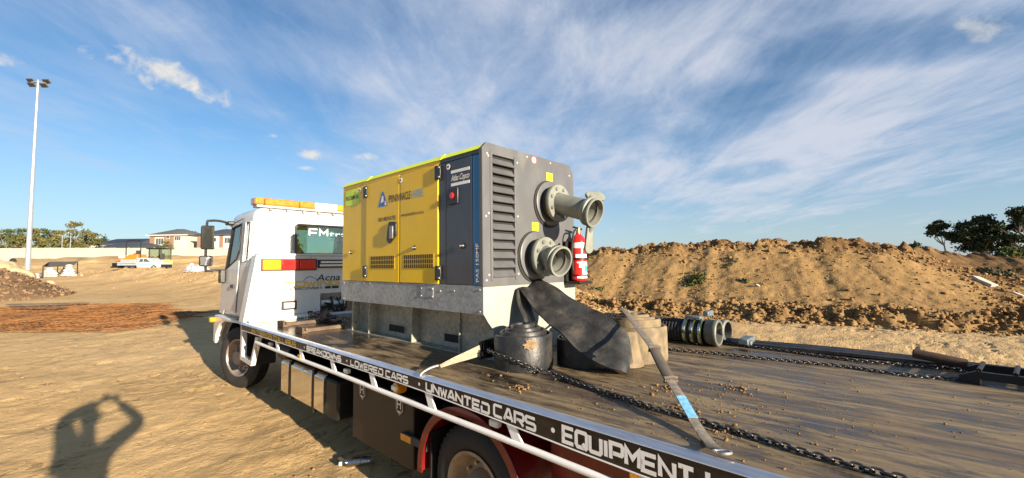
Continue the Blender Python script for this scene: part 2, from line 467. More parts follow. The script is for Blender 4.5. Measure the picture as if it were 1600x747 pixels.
def obj(name, mb, mat, parent=None, bevel=0.0, label=None, seg=2, sharp=True):
    off = Vector((0, 0, 0)); key = None
    if parent is not None and parent.name in OFF:
        off = OFF[parent.name]
    me = mesh_of(name, mb, mat, off)
    if sharp: me.set_sharp_from_angle(angle=rad(38))
    o = bpy.data.objects.new(name, me)
    COL.objects.link(o)
    if parent is not None:
        o.parent = parent
    OFF[o.name] = off
    if bevel > 0:
        b = o.modifiers.new('bevel', 'BEVEL'); b.width = bevel; b.segments = seg; b.limit_method = 'ANGLE'; b.angle_limit = rad(40)
        b.harden_normals = False
        for p in me.polygons: p.use_smooth = True
    if label: o['label'] = label
    return o

def tag(o, label, cat, group=None, kind=None):
    if label: o['label'] = label
    if cat: o['category'] = cat
    if group: o['group'] = group
    if kind: o['kind'] = kind
    return o

def thing(name, label, cat, loc=(0, 0, 0), rotz=0.0, group=None, world=True):
    o = bpy.data.objects.new(name, None); COL.objects.link(o)
    o.empty_display_size = 0.2
    o.location = loc; o.rotation_euler = (0, 0, rotz)
    OFF[o.name] = Vector(loc) if world else Vector((0, 0, 0))
    tag(o, label, cat, group)
    return o

def solo(name, mb, mat, label, cat, loc=(0, 0, 0), group=None, bevel=0.0, rotz=0.0, world=True, sharp=True):
    """a thing that is one mesh; mb in world coordinates when world"""
    off = Vector(loc) if world else Vector((0, 0, 0))
    me = mesh_of(name, mb, mat, off)
    if sharp: me.set_sharp_from_angle(angle=rad(38))
    o = bpy.data.objects.new(name, me); COL.objects.link(o)
    o.location = loc; o.rotation_euler = (0, 0, rotz)
    OFF[o.name] = off
    if bevel > 0:
        b = o.modifiers.new('bevel', 'BEVEL'); b.width = bevel; b.segments = 2; b.limit_method = 'ANGLE'; b.angle_limit = rad(40)
    return tag(o, label, cat, group)

def share(name, me, parent=None, loc=(0, 0, 0), rot=(0, 0, 0), scale=(1, 1, 1)):
    o = bpy.data.objects.new(name, me); COL.objects.link(o)
    o.parent = parent; o.location = loc; o.rotation_euler = rot; o.scale = scale
    OFF[o.name] = Vector((0, 0, 0))
    return o

def children_of(o):
    return [c for c in bpy.data.objects if c.parent == o]

def dup(root, loc, rotz=0.0, scale=1.0, label=None):
    r = root.copy(); COL.objects.link(r)
    r.location = loc; r.rotation_euler = (0, 0, rotz); r.scale = (scale,) * 3 if not isinstance(scale, tuple) else scale
    if label: r['label'] = label
    for ch in children_of(root):
        c = ch.copy(); COL.objects.link(c); c.parent = r
        for g in children_of(ch):
            d = g.copy(); COL.objects.link(d); d.parent = c
    return r

def crom(pts, n):
    """Catmull-Rom through pts, n samples, even in length"""
    P_ = [Vector(p) for p in pts]
    if len(P_) == 2:
        return [P_[0].lerp(P_[1], i / (n - 1)) for i in range(n)]
    ext = [P_[0] * 2 - P_[1]] + P_ + [P_[-1] * 2 - P_[-2]]
    dense = []
    for i in range(1, len(ext) - 2):
        p0, p1, p2, p3 = ext[i - 1:i + 3]
        for k in range(24):
            t = k / 24
            dense.append(0.5 * ((2 * p1) + (p2 - p0) * t + (2 * p0 - 5 * p1 + 4 * p2 - p3) * t * t + (3 * p1 - p0 - 3 * p2 + p3) * t ** 3))
    dense.append(P_[-1])
    L = [0.0]
    for a, b in zip(dense, dense[1:]): L.append(L[-1] + (b - a).length)
    out = []; j = 0
    for i in range(n):
        d = L[-1] * i / (n - 1)
        while j < len(L) - 2 and L[j + 1] < d: j += 1
        t = (d - L[j]) / max(1e-9, L[j + 1] - L[j])
        out.append(dense[j].lerp(dense[j + 1], t))
    return out

def ribbon(mb, ea, eb, thick, n=40, w=6, bulge=0.0, wrinkle=0.0):
    """a strap or flattened hose between two 3D edges"""
    A = crom(ea, n); B = crom(eb, n)
    top = []; bot = []
    for i in range(n):
        t = (A[min(i + 1, n - 1)] - A[max(i - 1, 0)]) + (B[min(i + 1, n - 1)] - B[max(i - 1, 0)])
        nr = (B[i] - A[i]).cross(t)
        nr = nr.normalized() if nr.length > 1e-9 else Vector((0, 0, 1))
        for k in range(w + 1):
            u = k / w
            p = A[i].lerp(B[i], u)
            if wrinkle: p = p + nr * wrinkle * (math.sin(i * .55 + 2.1 * u) * .5 + math.sin(i * .23 + 5 * u + 1) + .6 * math.sin(9 * u + i * .12))
            hgt = thick / 2 * (0.35 + 0.65 * math.sqrt(max(0, 1 - (2 * u - 1) ** 4))) + bulge * math.sin(math.pi * u)
            top.append(p + nr * hgt); bot.append(p - nr * (thick - hgt if bulge == 0 else thick / 2))
    vs = top + bot; m = w + 1; N = n * m
    fs = []
    for i in range(n - 1):
        for k in range(w):
            a = i * m + k
            fs.append((a, a + 1, a + m + 1, a + m)); fs.append((N + a, N + a + m, N + a + m + 1, N + a + 1))
        a = i * m; b = i * m + w
        fs.append((a, a + m, N + a + m, N + a)); fs.append((b, N + b, N + b + m, b + m))
    for k in range(w):
        fs.append((k, N + k, N + k + 1, k + 1))
        a = (n - 1) * m + k
        fs.append((a, a + 1, N + a + 1, N + a))
    mb.add(vs, fs, True)
    return mb

# stroke lettering: wide squared capitals, drawn on a 1 x 1 cell (x to the right, y up)
GL = {
 'A': [[(0, 0), (.42, 1), (.62, 1), (1, 0)], [(.2, .28), (.84, .28)]],
 'B': [[(0, .5), (.86, .5)], [(0, 0), (0, 1), (.85, 1), (.95, .88), (.95, .6), (.86, .5), (1, .4), (1, .1), (.9, 0), (0, 0)]],
 'C': [[(1, 1), (.12, 1), (0, .88), (0, .12), (.12, 0), (1, 0)]],
 'D': [[(.0, .62), (.0, 0), (.88, 0), (1, .14), (1, .86), (.88, 1), (0, 1)]],
 'E': [[(1, 1), (.0, 1), (0, 0), (1, 0)], [(0, .5), (.9, .5)]],
 'F': [[(1, 1), (0, 1), (0, 0)], [(0, .5), (.85, .5)]],
 'I': [[(.5, 0), (.5, 1)]],
 'H': [[(0, 0), (0, 1)], [(1, 0), (1, 1)], [(0, .5), (1, .5)]],
 'K': [[(0, 0), (0, 1)], [(1, 1), (.42, .5), (1, 0)], [(0, .5), (.42, .5)]],
 'L': [[(0, 1), (0, 0), (1, 0)]],
 'M': [[(0, 0), (0, 1), (.5, .45), (1, 1), (1, 0)]],
 'N': [[(0, 0), (0, 1), (1, 0), (1, 1)]],
 'O': [[(.12, 0), (0, .14), (0, .86), (.12, 1), (.88, 1), (1, .86), (1, .14), (.88, 0), (.12, 0)]],
 'P': [[(0, 0), (0, 1), (.88, 1), (1, .88), (1, .5), (.88, .38), (.2, .38)]],
 'Q': [[(.12, 0), (0, .14), (0, .86), (.12, 1), (.88, 1), (1, .86), (1, .14), (.88, 0), (.12, 0)], [(.62, .3), (1.02, -.06)]],
 'R': [[(0, 0), (0, 1), (.88, 1), (1, .88), (1, .55), (.88, .42), (.2, .42)], [(.5, .42), (1, 0)]],
 'S': [[(1, 1), (.1, 1), (0, .9), (0, .6), (.1, .5), (.9, .5), (1, .4), (1, .1), (.9, 0), (0, 0)]],
 'T': [[(0, 1), (1, 1)], [(.5, 1), (.5, 0)]],
 'U': [[(0, 1), (0, .12), (.12, 0), (.88, 0), (1, .12), (1, 1)]],
 'V': [[(0, 1), (.5, 0), (1, 1)]],
 'W': [[(0, 1), (.24, 0), (.5, .75), (.76, 0), (1, 1)]],
 '2': [[(0, 1), (.9, 1), (1, .9), (1, .6), (.9, .5), (.1, .5), (0, .4), (0, 0), (1, 0)]],
 '4': [[(.75, 0), (.75, 1), (0, .3), (1, .3)]],
 '7': [[(0, 1), (1, 1), (.4, 0)]],
 '/': [[(.2, 0), (.8, 1)]],
 'G': [[(1, 1), (.12, 1), (0, .88), (0, .12), (.12, 0), (1, 0), (1, .5), (.55, .5)]],
}
NARROW = {'I': .28, '/': .6, ' ': .55}
def stroke_poly(mb, pts, th, fn):
    P_ = [Vector((p[0], p[1])) for p in pts]
    closed = (P_[0] - P_[-1]).length < 1e-6
    if closed: P_ = P_[:-1]
    n = len(P_); L = []; R_ = []
    for i in range(n):
        a = P_[(i - 1) % n] if closed or i else None
        b = P_[(i + 1) % n] if closed or i < n - 1 else None
        d1 = (P_[i] - a).normalized() if a is not None else (b - P_[i]).normalized()
        d2 = (b - P_[i]).normalized() if b is not None else d1
        n1 = Vector((-d1.y, d1.x)); n2 = Vector((-d2.y, d2.x))
        m = (n1 + n2)
        m = m.normalized() if m.length > 1e-6 else n1
        k = 1.0 / max(0.45, m.dot(n1))
        L.append(P_[i] + m * th / 2 * k); R_.append(P_[i] - m * th / 2 * k)
    vs = [fn(p) for p in L] + [fn(p) for p in R_]
    mb.add(vs, [(i, (i + 1) % n, n + (i + 1) % n, n + i) for i in range(n if closed else n - 1)])

def stroke_text(name, s, O, U, V, length, h, th, mat, parent, gap=0.28):
    """word starting at O, running along U for `length`, h tall along V"""
    O = Vector(O); U = Vector(U).normalized(); V = Vector(V).normalized()
    ws = [NARROW.get(c, 1.0) for c in s]
    tot = sum(ws) + gap * (len(s) - 1)
    k = length / tot
    mb = MB(); x = 0; N = U.cross(V)
    for c, w in zip(s, ws):
        for j, pl in enumerate(GL.get(c, [])):
            pts = [((x + (p[0] * w if w != .28 else .14)) * k, p[1] * h) for p in pl]
            stroke_poly(mb, pts, th, lambda p: O + U * p.x + V * p.y + N * (.0006 * j))
        x += w + gap
    o = obj(name, mb, mat, parent, sharp=False)
    return o

def font_text(name, s, O, U, V, size, mat, parent, width=None, bold=0.0, shear=0.0):
    cu = bpy.data.curves.new(name, 'FONT'); cu.body = s; cu.size = size; cu.offset = bold * size; cu.shear = shear
    cu.resolution_u = 3
    to = bpy.data.objects.new('tmp', cu); COL.objects.link(to)
    dg = bpy.context.evaluated_depsgraph_get()
    me = bpy.data.meshes.new_from_object(to.evaluated_get(dg))
    bpy.data.objects.remove(to)
    co = np.empty(len(me.vertices) * 3); me.vertices.foreach_get('co', co); co = co.reshape(-1, 3)
    if width: co[:, 0] *= width / max(1e-6, co[:, 0].max() - co[:, 0].min())
    co[:, 0] -= co[:, 0].min()
    off = OFF.get(parent.name, Vector((0, 0, 0)))
    O = Vector(O) - off; U = Vector(U).normalized(); V = Vector(V).normalized()
    w = np.array(O)[None, :] + co[:, :1] * np.array(U)[None, :] + co[:, 1:2] * np.array(V)[None, :]
    me.vertices.foreach_set('co', w.ravel())
    me.materials.clear(); me.materials.append(mat)
    o = bpy.data.objects.new(name, me); COL.objects.link(o); o.parent = parent
    OFF[o.name] = off
    return o

# vectorised noise
def _hash(ix, iy, seed):
    h = (ix.astype(np.int64) * 374761393 + iy.astype(np.int64) * 668265263 + seed * 982451653) & 0xFFFFFFFF
    h = ((h ^ (h >> 13)) * 1274126177) & 0xFFFFFFFF
    h = h ^ (h >> 16)
    return (h & 0xFFFF) / 65535.0
def vnoise(x, y, seed=0):
    ix = np.floor(x); iy = np.floor(y); fx = x - ix; fy = y - iy
    ux = fx * fx * fx * (fx * (fx * 6 - 15) + 10); uy = fy * fy * fy * (fy * (fy * 6 - 15) + 10)
    a = _hash(ix, iy, seed); b = _hash(ix + 1, iy, seed); c = _hash(ix, iy + 1, seed); d = _hash(ix + 1, iy + 1, seed)
    return (a * (1 - ux) + b * ux) * (1 - uy) + (c * (1 - ux) + d * ux) * uy
def fbm(x, y, oct=4, seed=0, gain=0.5):
    t = 0; amp = 1; tot = 0
    for i in range(oct):
        t = t + amp * vnoise(x * 2 ** i + 17.3 * i, y * 2 ** i - 9.1 * i, seed + i); tot += amp; amp *= gain
    return t / tot
def sstep(x, a, b):
    t = np.clip((x - a) / (b - a), 0, 1); return t * t * (3 - 2 * t)

# ------------------------------------------------------------------ terrain
BANK0 = at(125, 440, 52); BANK1 = at(470, 440, 29)
def ground_h(x, y, detail=True):
    x = np.asarray(x, float); y = np.asarray(y, float)
    Z = 0.7324 * x + 0.6783 * y
    lat = 0.68 * x - 0.733 * y
    left = sstep(-lat / np.maximum(Z, 1.0), -0.05, 0.35)
    h = np.interp(Z, [0, 20, 32, 45, 60, 100, 112, 400, 3000], [0, 0, 0.30, 1.05, 1.7, 5.15, 5.2, 5.2, 5.2]) * left
    # low spoil bank in front of the ute
    ax, ay = BANK0.x, BANK0.y; bx, by = BANK1.x, BANK1.y
    dx, dy = bx - ax, by - ay; L2 = dx * dx + dy * dy
    t = ((x - ax) * dx + (y - ay) * dy) / L2
    px_, py_ = ax + dx * np.clip(t, 0, 1.4), ay + dy * np.clip(t, 0, 1.4)
    d = np.hypot(x - px_, y - py_)
    bank = (0.25 + 0.75 * sstep(t, 0.0, 0.45)) * np.exp(-(d / (2.2 + 1.4 * t.clip(0, 1))) ** 2)
    h = h - 0.29 * sstep(-y, -20.0, -4.0) * (1 - sstep(x, 7.5, 13.0))
    h = h + bank * (0.75 + 0.5 * fbm(x * .9, y * .9, 4, 31)) * sstep(t, -0.05, 0.1)
    if detail:
        far = sstep(np.hypot(x, y), 30, 90)
        h = h + (fbm(x * 0.35, y * 0.35, 3, 3) - .5) * (0.06 + 0.5 * far)
        a = rad(8)
        u = x * math.cos(a) + y * math.sin(a); v = -x * math.sin(a) + y * math.cos(a)
        near = 1 - sstep(np.hypot(x, y), 25, 60)
        h = h + near * ((fbm(u * 0.9, v * 4.5, 4, 11, 0.6) - .5) * 0.018 + (fbm(x * 1.6 + 4, y * 1.6, 4, 15) - .5) * .05 + (fbm(x * 5, y * 5, 3, 5) - .5) * 0.022)
        crk = np.abs(fbm(u * 0.8, v * 2.4, 4, 77) - .5)
        h = h - near * 0.035 * np.exp(-(crk / 0.010) ** 2) * sstep(fbm(x * .3, y * .3, 2, 91), .42, .6)
        h = h + sstep(Z, 55, 70) * left * (fbm(x * .12, y * .12, 4, 21) - .5) * 1.6
    return h

def grid_mesh(name, X, Y, Zz, mat, kind, attr=None):
    nr, nc = X.shape
    me = bpy.data.meshes.new(name)
    co = np.stack([X, Y, Zz], -1).reshape(-1, 3)
    idx = np.arange(nr * nc).reshape(nr, nc)
    q = np.stack([idx[:-1, :-1], idx[:-1, 1:], idx[1:, 1:], idx[1:, :-1]], -1).reshape(-1, 4)
    me.vertices.add(len(co)); me.vertices.foreach_set('co', co.ravel())
    me.loops.add(q.size); me.loops.foreach_set('vertex_index', q.ravel())
    me.polygons.add(len(q)); me.polygons.foreach_set('loop_start', np.arange(0, q.size, 4)); me.polygons.foreach_set('loop_total', np.full(len(q), 4))
    me.polygons.foreach_set('use_smooth', np.ones(len(q), bool))
    me.update(calc_edges=True)
    if attr is not None:
        a = me.attributes.new('soil', 'FLOAT', 'POINT'); a.data.foreach_set('value', attr.ravel().astype(np.float32))
    me.materials.append(mat)
    o = bpy.data.objects.new(name, me); COL.objects.link(o); o['kind'] = kind
    return o

va = math.atan2(0.6783, 0.7324)
ang = np.concatenate([np.linspace(-rad(58), rad(58), 640), np.linspace(rad(58), 2 * math.pi - rad(58), 90)[1:]]) + va
rr = np.concatenate([[0.02, .6], 1.2 * np.exp(np.linspace(0, math.log(110 / 1.2), 520)), [140, 200, 320, 600, 1200, 2600, 5000]])
A_, R_ = np.meshgrid(ang[::-1], rr)
GX = R_ * np.cos(A_); GY = R_ * np.sin(A_)
SOIL = (0.52, 0.342, 0.156); SOILD = (0.285, 0.178, 0.076)
groundmat = soil_mat('yard soil', SOIL, SOILD, tracks=True)
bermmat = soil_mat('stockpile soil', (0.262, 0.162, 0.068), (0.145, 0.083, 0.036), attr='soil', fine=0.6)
grid_mesh('ground', GX, GY, ground_h(GX, GY), groundmat, 'structure')

# earth stockpile on the right: t runs along its foot, s up the face
F0 = Vector((14.05, 8.15)); F1 = Vector((16.55, -2.0)); FD = (F1 - F0).normalized(); FN = Vector((-FD.y, FD.x))
def berm_h(t, s, detail=True):
    # t = 0 at F0, about 10.45 at F1 (the corner), rising with -Y
    end = sstep(t, 9.2, 13.5)
    crest = np.interp(t, [-14, -6, -1, 1.5, 4, 7.5, 9.5, 13, 22], [2.1, 2.35, 2.55, 2.72, 2.70, 2.58, 2.42, 2.10, 2.0])
    width = 5.3 + 3.6 * end
    start = 0.9 + 1.2 * end + (fbm(t * .5, s * 0 + 3, 3, 8) - .5) * .8
    p = np.clip((s - start) / width, 0, 1)
    face = crest * (p ** 0.92) - 0.10 * np.sin(p * math.pi)
    h = face
    h = h - sstep(s, 12, 22) * crest * .5
    if detail:
        foot = np.exp(-((s - 0.7) / 0.75) ** 2)
        h = h + foot * (0.14 + 0.34 * sstep(fbm(t * 2.2, s * 2.2, 5, 41, .7), .40, .66)) * (1 + .5 * end)
        top = sstep(p, 0.86, 1.0)
        h = h + top * (0.42 * sstep(fbm(t * 0.9, s * 0.9, 4, 51, .65), .33, .75) - 0.14) * (1 - .3 * end)
        h = h + (fbm(t * 3.1, s * 3.1, 4, 61, .65) - .5) * (0.12 + 0.20 * foot + .22 * top + .14 * end)
        h = h + (fbm(t * 1.7, s * .5, 4, 71) - .5) * 0.07 * sstep(p, .05, .3)          # rills down the face
        gul = np.abs(fbm(t * .55 + s * .05, s * .12, 3, 81) - .5)
        h = h - 0.07 * np.exp(-(gul / .03) ** 2) * .5 * sstep(p, .1, .4)
    h = h * sstep(t, -15, -9)
    return h + np.where(s < 0.2, -(0.2 - s) * .35, 0)
tt = np.linspace(-15, 24, 520); ss = np.concatenate([np.linspace(-0.9, 9.5, 190), np.linspace(9.6, 24, 40)])
TT, SS = np.meshgrid(tt, ss, indexing='ij')
BX = F0.x + FD.x * TT + FN.x * SS; BY = F0.y + FD.y * TT + FN.y * SS
BH = berm_h(TT, SS)
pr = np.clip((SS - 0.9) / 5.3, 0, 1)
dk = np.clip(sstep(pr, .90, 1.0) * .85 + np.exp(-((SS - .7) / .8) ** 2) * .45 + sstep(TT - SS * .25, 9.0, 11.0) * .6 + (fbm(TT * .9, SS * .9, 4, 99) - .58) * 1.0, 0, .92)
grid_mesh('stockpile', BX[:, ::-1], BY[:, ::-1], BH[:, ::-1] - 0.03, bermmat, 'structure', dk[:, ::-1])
def berm_pt(t, s):
    return Vector((F0.x + FD.x * t + FN.x * s, F0.y + FD.y * t + FN.y * s, float(berm_h(np.array([t]), np.array([s]))[0]) - 0.03))
def on_berm(u, v):
    """march the photo ray until it meets the stockpile face"""
    d = ray(u, v).normalized(); k = 11.0
    while k < 34:
        p = CAM_P + d * k
        q = Vector((p.x, p.y)) - F0; t = q.dot(FD); s = q.dot(FN)
        if s > -0.5 and p.z < float(berm_h(np.array([t]), np.array([s]))[0]) - 0.03: return p
        k += 0.05
    return None

# loose clods: one countless mass
def clod_mesh(name, pts, sizes, mat, kind='stuff', flat=0.75):
    ico = bmesh.new(); bmesh.ops.create_icosphere(ico, subdivisions=1, radius=1.0)
    bv = np.array([v.co[:] for v in ico.verts]); bf = np.array([[v.index for v in f.verts] for f in ico.faces]); ico.free()
    n = len(pts); nv = len(bv)
    V = bv[None] * (1 + (rng.random((n, nv, 1)) - .5) * 1.05)
    sc = np.asarray(sizes)[:, None, None] * (0.7 + .6 * rng.random((n, 1, 3))); sc[:, :, 2] *= flat
    V = V * sc
    a = rng.random(n) * 6.283; c, s_ = np.cos(a)[:, None], np.sin(a)[:, None]
    V = np.stack([V[:, :, 0] * c - V[:, :, 1] * s_, V[:, :, 0] * s_ + V[:, :, 1] * c, V[:, :, 2]], -1) + np.asarray(pts)[:, None, :]
    F = (bf[None] + (np.arange(n) * nv)[:, None, None]).reshape(-1, 3)
    me = bpy.data.meshes.new(name)
    me.vertices.add(n * nv); me.vertices.foreach_set('co', V.ravel())
    me.loops.add(F.size); me.loops.foreach_set('vertex_index', F.ravel())
    me.polygons.add(len(F)); me.polygons.foreach_set('loop_start', np.arange(0, F.size, 3)); me.polygons.foreach_set('loop_total', np.full(len(F), 3))
    me.update(calc_edges=True); me.materials.append(mat)
    o = bpy.data.objects.new(name, me); COL.objects.link(o); o['kind'] = kind
    return o
clodmat = soil_mat('clod soil', (0.215, 0.128, 0.055), (0.125, 0.070, 0.031))
clodmat2 = soil_mat('yard clod soil', [x * .62 for x in SOIL], [x * .7 for x in SOILD])
n = 15000
t_ = rng.uniform(-6, 20, n)
w_ = rng.random(n)
s_ = np.where(w_ < .62, rng.normal(0.65, .55, n), np.where(w_ < .86, rng.normal(6.6, .7, n), rng.uniform(.8, 6, n)))
sz = np.where(w_ < .86, rng.gamma(1.3, .018, n) + .010, rng.gamma(1.4, .012, n) + .006)
s_ = s_ + np.where((t_ > 11) & (w_ < .5), rng.uniform(0, 4, n), 0)
bx = F0.x + FD.x * t_ + FN.x * s_; by = F0.y + FD.y * t_ + FN.y * s_; bz = np.maximum(berm_h(t_, s_) - .03, ground_h(bx, by)) + sz * .3
clod_mesh('clods', np.stack([bx, by, bz], -1), np.clip(sz, .006, .095), clodmat)
# pebbles and crumbs over the yard
n = 9000
rr_ = 2.6 + 22 * rng.random(n) ** 1.7; aa_ = va + rng.uniform(rad(-40), rad(58), n)
gx = rr_ * np.cos(aa_); gy = rr_ * np.sin(aa_); gs = np.clip(rng.gamma(1.0, .0030, n) + .0015, 0, .020)
clod_mesh('pebbles', np.stack([gx, gy, ground_h(gx, gy) + gs * .3], -1), gs, clodmat2)
# clods on the bank before the ute
n = 900
k_ = rng.uniform(0.02, 1.25, n); off_ = rng.normal(0, 1.6, n)
bd = Vector((BANK1.x - BANK0.x, BANK1.y - BANK0.y)); bn = Vector((-bd.y, bd.x)).normalized()
gx = BANK0.x + bd.x * k_ + bn.x * off_; gy = BANK0.y + bd.y * k_ + bn.y * off_; gs = np.clip(rng.gamma(1.4, .03, n) + .015, 0, .13)
clod_mesh('bank_clods', np.stack([gx, gy, ground_h(gx, gy) + gs * .2], -1), gs, clodmat2)
# ================================================================== TOW TRUCK
truck = thing('tow_truck', 'white cab tilt tray tow truck carrying the yellow pump on its long dirty deck', 'tow truck', (3.4, 3.0, 0.0))
DZ = 1.0
XL, XR = 2.02, 5.30
YT, YF = -4.2, 7.85
deckmat = deck_mat()
obj('deck', MB().box(XL + .046, XR - .046, YT, YF, .93, DZ).box(XL + .0345, XL + .0455, YT, YF, .94, DZ - .003), deckmat, truck)
for a, s in ((XL, 1), (XR, -1)):
    obj('side_rail', MB().prism([(a + s * q[0], q[1]) for q in ((-.010, .985), (-.010, .990), (.012, 1.013), (.034, 1.018), (.034, .985))], 'y', YT, YF - .02), alu, truck, bevel=.003)
BZ = [(-4.2, .835), (1.0, .838), (1.4, .848), (2.1, .872), (2.75, .893), (3.2, .898), (7.8, .902)]
def band_z(y): return float(np.interp(y, [b[0] for b in BZ], [b[1] for b in BZ]))
band = obj('sign_band', MB().prism([(YF - .05, .9845), (YT, .9845)] + BZ, 'x', XL, XL + .045), bandm, truck)
obj('band_edge', MB().prism(BZ + [(y, z - .006) for y, z in reversed(BZ)], 'x', XL - .006, XL + .02), whiterail, band)
obj('sign_band', MB().box(XR - .045, XR, YT, YF - .05, .845, .980), bandm, truck)

FX = XL - .004
U_ = (0, -1, 0); V_ = (0, 0, 1)
def side_y(u, v):
    d = ray(u, v); k = (FX - CAM_P.x) / d.x
    return CAM_P.y + d.y * k
def band_word(s, u0, v0, u1, v1, mat, th=.015, f=.60):
    y0, y1 = side_y(u0, v0), side_y(u1, v1)
    b0, b1 = band_z(y0), band_z(y1); h = (.981 - (b0 + b1) / 2)
    return stroke_text('lettering', s, (FX, y0, b0 + (.981 - b0) * (1 - f) * .46), (0, -1, (b1 - b0) / (y0 - y1)), V_, y0 - y1, h * f, th, mat, band)
band_word('24/7', 393, 519, 404, 522, letterg, th=.0125, f=.70)
band_word('SERVICES', 405.5, 519, 424.5, 529, letterg, th=.0125, f=.70)
band_word('TO', 426, 526, 432, 529, letterg, th=.0125, f=.70)
band_word('ALL', 434, 529, 443.5, 533, letterg, th=.0125, f=.70)
band_word('AREAS', 445.5, 532, 462, 540, letterg, th=.0125, f=.70)
band_word('BREAKDOWNS', 479.5, 546, 532.5, 566, letterw, th=.019)
band_word('LOWERED', 548, 565, 598, 588, letterw, th=.0155)
band_word('CARS', 603, 585, 637, 600, letterw, th=.0155)
band_word('UNWANTED', 666, 606, 764, 644, letterw, th=.019)
band_word('CARS', 772, 643, 836, 670, letterw, th=.019)
band_word('EQUIPMENT', 880, 677, 1084, 750, letterw, th=.0225)
stroke_text('lettering', 'I', (FX, side_y(1104, 752), .868), U_, V_, .012, .085, .0225, letterw, band)
for (u, v, r) in ((475.5, 541, .011), (542, 563, .012), (655, 603, .013), (864, 675, .015)):
    obj('bullet_dot', MB().lathe([(r, 0), (0.0001, 0)], (FX, side_y(u, v), (.981 + band_z(side_y(u, v))) / 2), (-1, 0, 0), 14), letterw, band)
# lower guard rail with its posts
gr_pts = [(XL + .01, y, z) for y, z in ((7.08, .785), (6.28, .776), (4.58, .773), (3.72, .765), (2.79, .757), (1.94, .752), (1.25, .742), (0, .73), (-3.9, .71))]
rail = obj('guard_rail', MB().tube(crom(gr_pts, 40), .021, 12), whiterail, truck)
def rail_z(y): return float(np.interp(-y, [-7.05, -4.49, -2.79, -1.92, -1.25, 3.9], [.785, .773, .757, .752, .742, .71]))
for y in (6.25, 5.42, 4.56, 3.72, 2.83, 1.93, 1.03, .1, -1.0, -2.2):
    z1 = rail_z(y - .09) + .015
    obj('rail_post', MB().hexa([(XL + .004, y - .125, z1), (XL + .018, y - .125, z1), (XL + .018, y - .035, z1), (XL + .004, y - .035, z1),
                                (XL + .004, y - .06, band_z(y) - .007), (XL + .018, y - .06, band_z(y) - .007), (XL + .018, y + .02, band_z(y) - .007), (XL + .004, y + .02, band_z(y) - .007)]), whiterail, truck, bevel=.003)
for (u, v) in ((761, 659.8), (606, 603.3), (530.9, 573.7), (413.7, 530)):
    y = side_y(u, v)
    obj('marker_lamp', MB().box(XL + .05, XL + .10, y - .045, y + .045, .775, .825), whitelens, truck, bevel=.012)
for (u, v) in ((992, 741), (466.6, 549.7)):
    y = side_y(u, v)
    obj('amber_marker', MB().box(XL - .004, XL + .004, y - .045, y + .03, .755, .832), amber, truck, bevel=.002)
y = side_y(607, 602)
obj('amber_marker', MB().lathe([(.0001, .04), (.05, .035), (.055, 0), (.055, -.05)], (XL + .10, y, .80), (-1, 0, 0), 16), amber, truck)
# chassis and under-frame
ch = MB()
for x in (3.05, 4.15):
    ch.box(x, x + .09, YT, 9.9, .62, .86)
for y in np.arange(-3.8, 7.6, .62):
    ch.box(XL + .12, XR - .12, y, y + .07, .865, .93)
obj('chassis', ch, steelblk, truck)
obj('under_tray', MB().box(2.5, 4.8, -.2, 7.3, .50, .60), darkm, truck)
# white front bracket below the deck corner
bk = MB()
bk.prism([(7.96, 1.03), (7.96, .40), (7.86, .40), (7.86, 1.03)], 'x', 2.05, 2.12)
bk.prism([(7.86, .47), (7.86, .40), (7.40, .38), (7.10, .85), (7.20, .85), (7.42, .46)], 'x', 2.05, 2.12)
obj('front_bracket', bk, white, truck, bevel=.006)
# chrome clad fuel tank
tank = obj('fuel_tank', MB().box(2.17, 2.75, 4.70, 6.42, .16, .60), steelblk, truck, bevel=.03)
for y0, y1 in ((6.12, 6.38), (5.36, 6.02), (5.02, 5.28)):
    obj('tank_panel', MB().prism([(2.145, .19), (2.145, .585), (2.20, .635), (2.42, .635), (2.42, .612), (2.215, .612), (2.17, .572), (2.17, .19)], 'y', y0, y1), chrome, tank, bevel=.006)
for y in (6.07, 5.32):
    obj('tank_strap', MB().box(2.15, 2.2, y - .025, y + .025, .14, .63), steelblk, tank)
obj('air_tank', MB().cyl((2.45, 6.55, .62), (2.45, 7.0, .62), .16, 20), steelblk, truck, bevel=.01)
# toolbox with its two crest plates
tb = obj('toolbox', MB().box(2.17, 2.7, 3.22, 4.34, .10, .72), M('toolbox paint', (0.016, 0.010, 0.008), .5, var=.2, dirt=.12, dirtcol=(.05, .035, .022)), truck, bevel=.012)
def crest(yc, zt):
    w, h = .058, .17
    po = [(yc - w, zt), (yc + w, zt), (yc + w, zt - h * .72), (yc, zt - h), (yc - w, zt - h * .72)]
    c = obj('crest_plate', MB().prism(po, 'x', 2.160, 2.168), steel, tb)
    s = .78; zc = zt - h * .47
    pi = [(yc + (p[0] - yc) * s, zc + (p[1] - zc) * s) for p in po]
    obj('crest_field', MB().prism(pi, 'x', 2.1575, 2.1598), steelblk, c)
    m = MB()
    for a, b in (((-.028, .055), (-.028, -.03)), ((.028, .055), (.028, -.03)), ((-.028, .012), (.028, .012))):
        stroke_poly(m, [a, b], .013, lambda p: (2.156, yc - p.x, zc + p.y))
    stroke_poly(m, [(-.02, -.055), (.02, -.055)], .012, lambda p: (2.156, yc - p.x, zc + p.y))
    obj('crest_letter', m, letterw, c)
crest(4.12, .70); crest(3.43, .70)
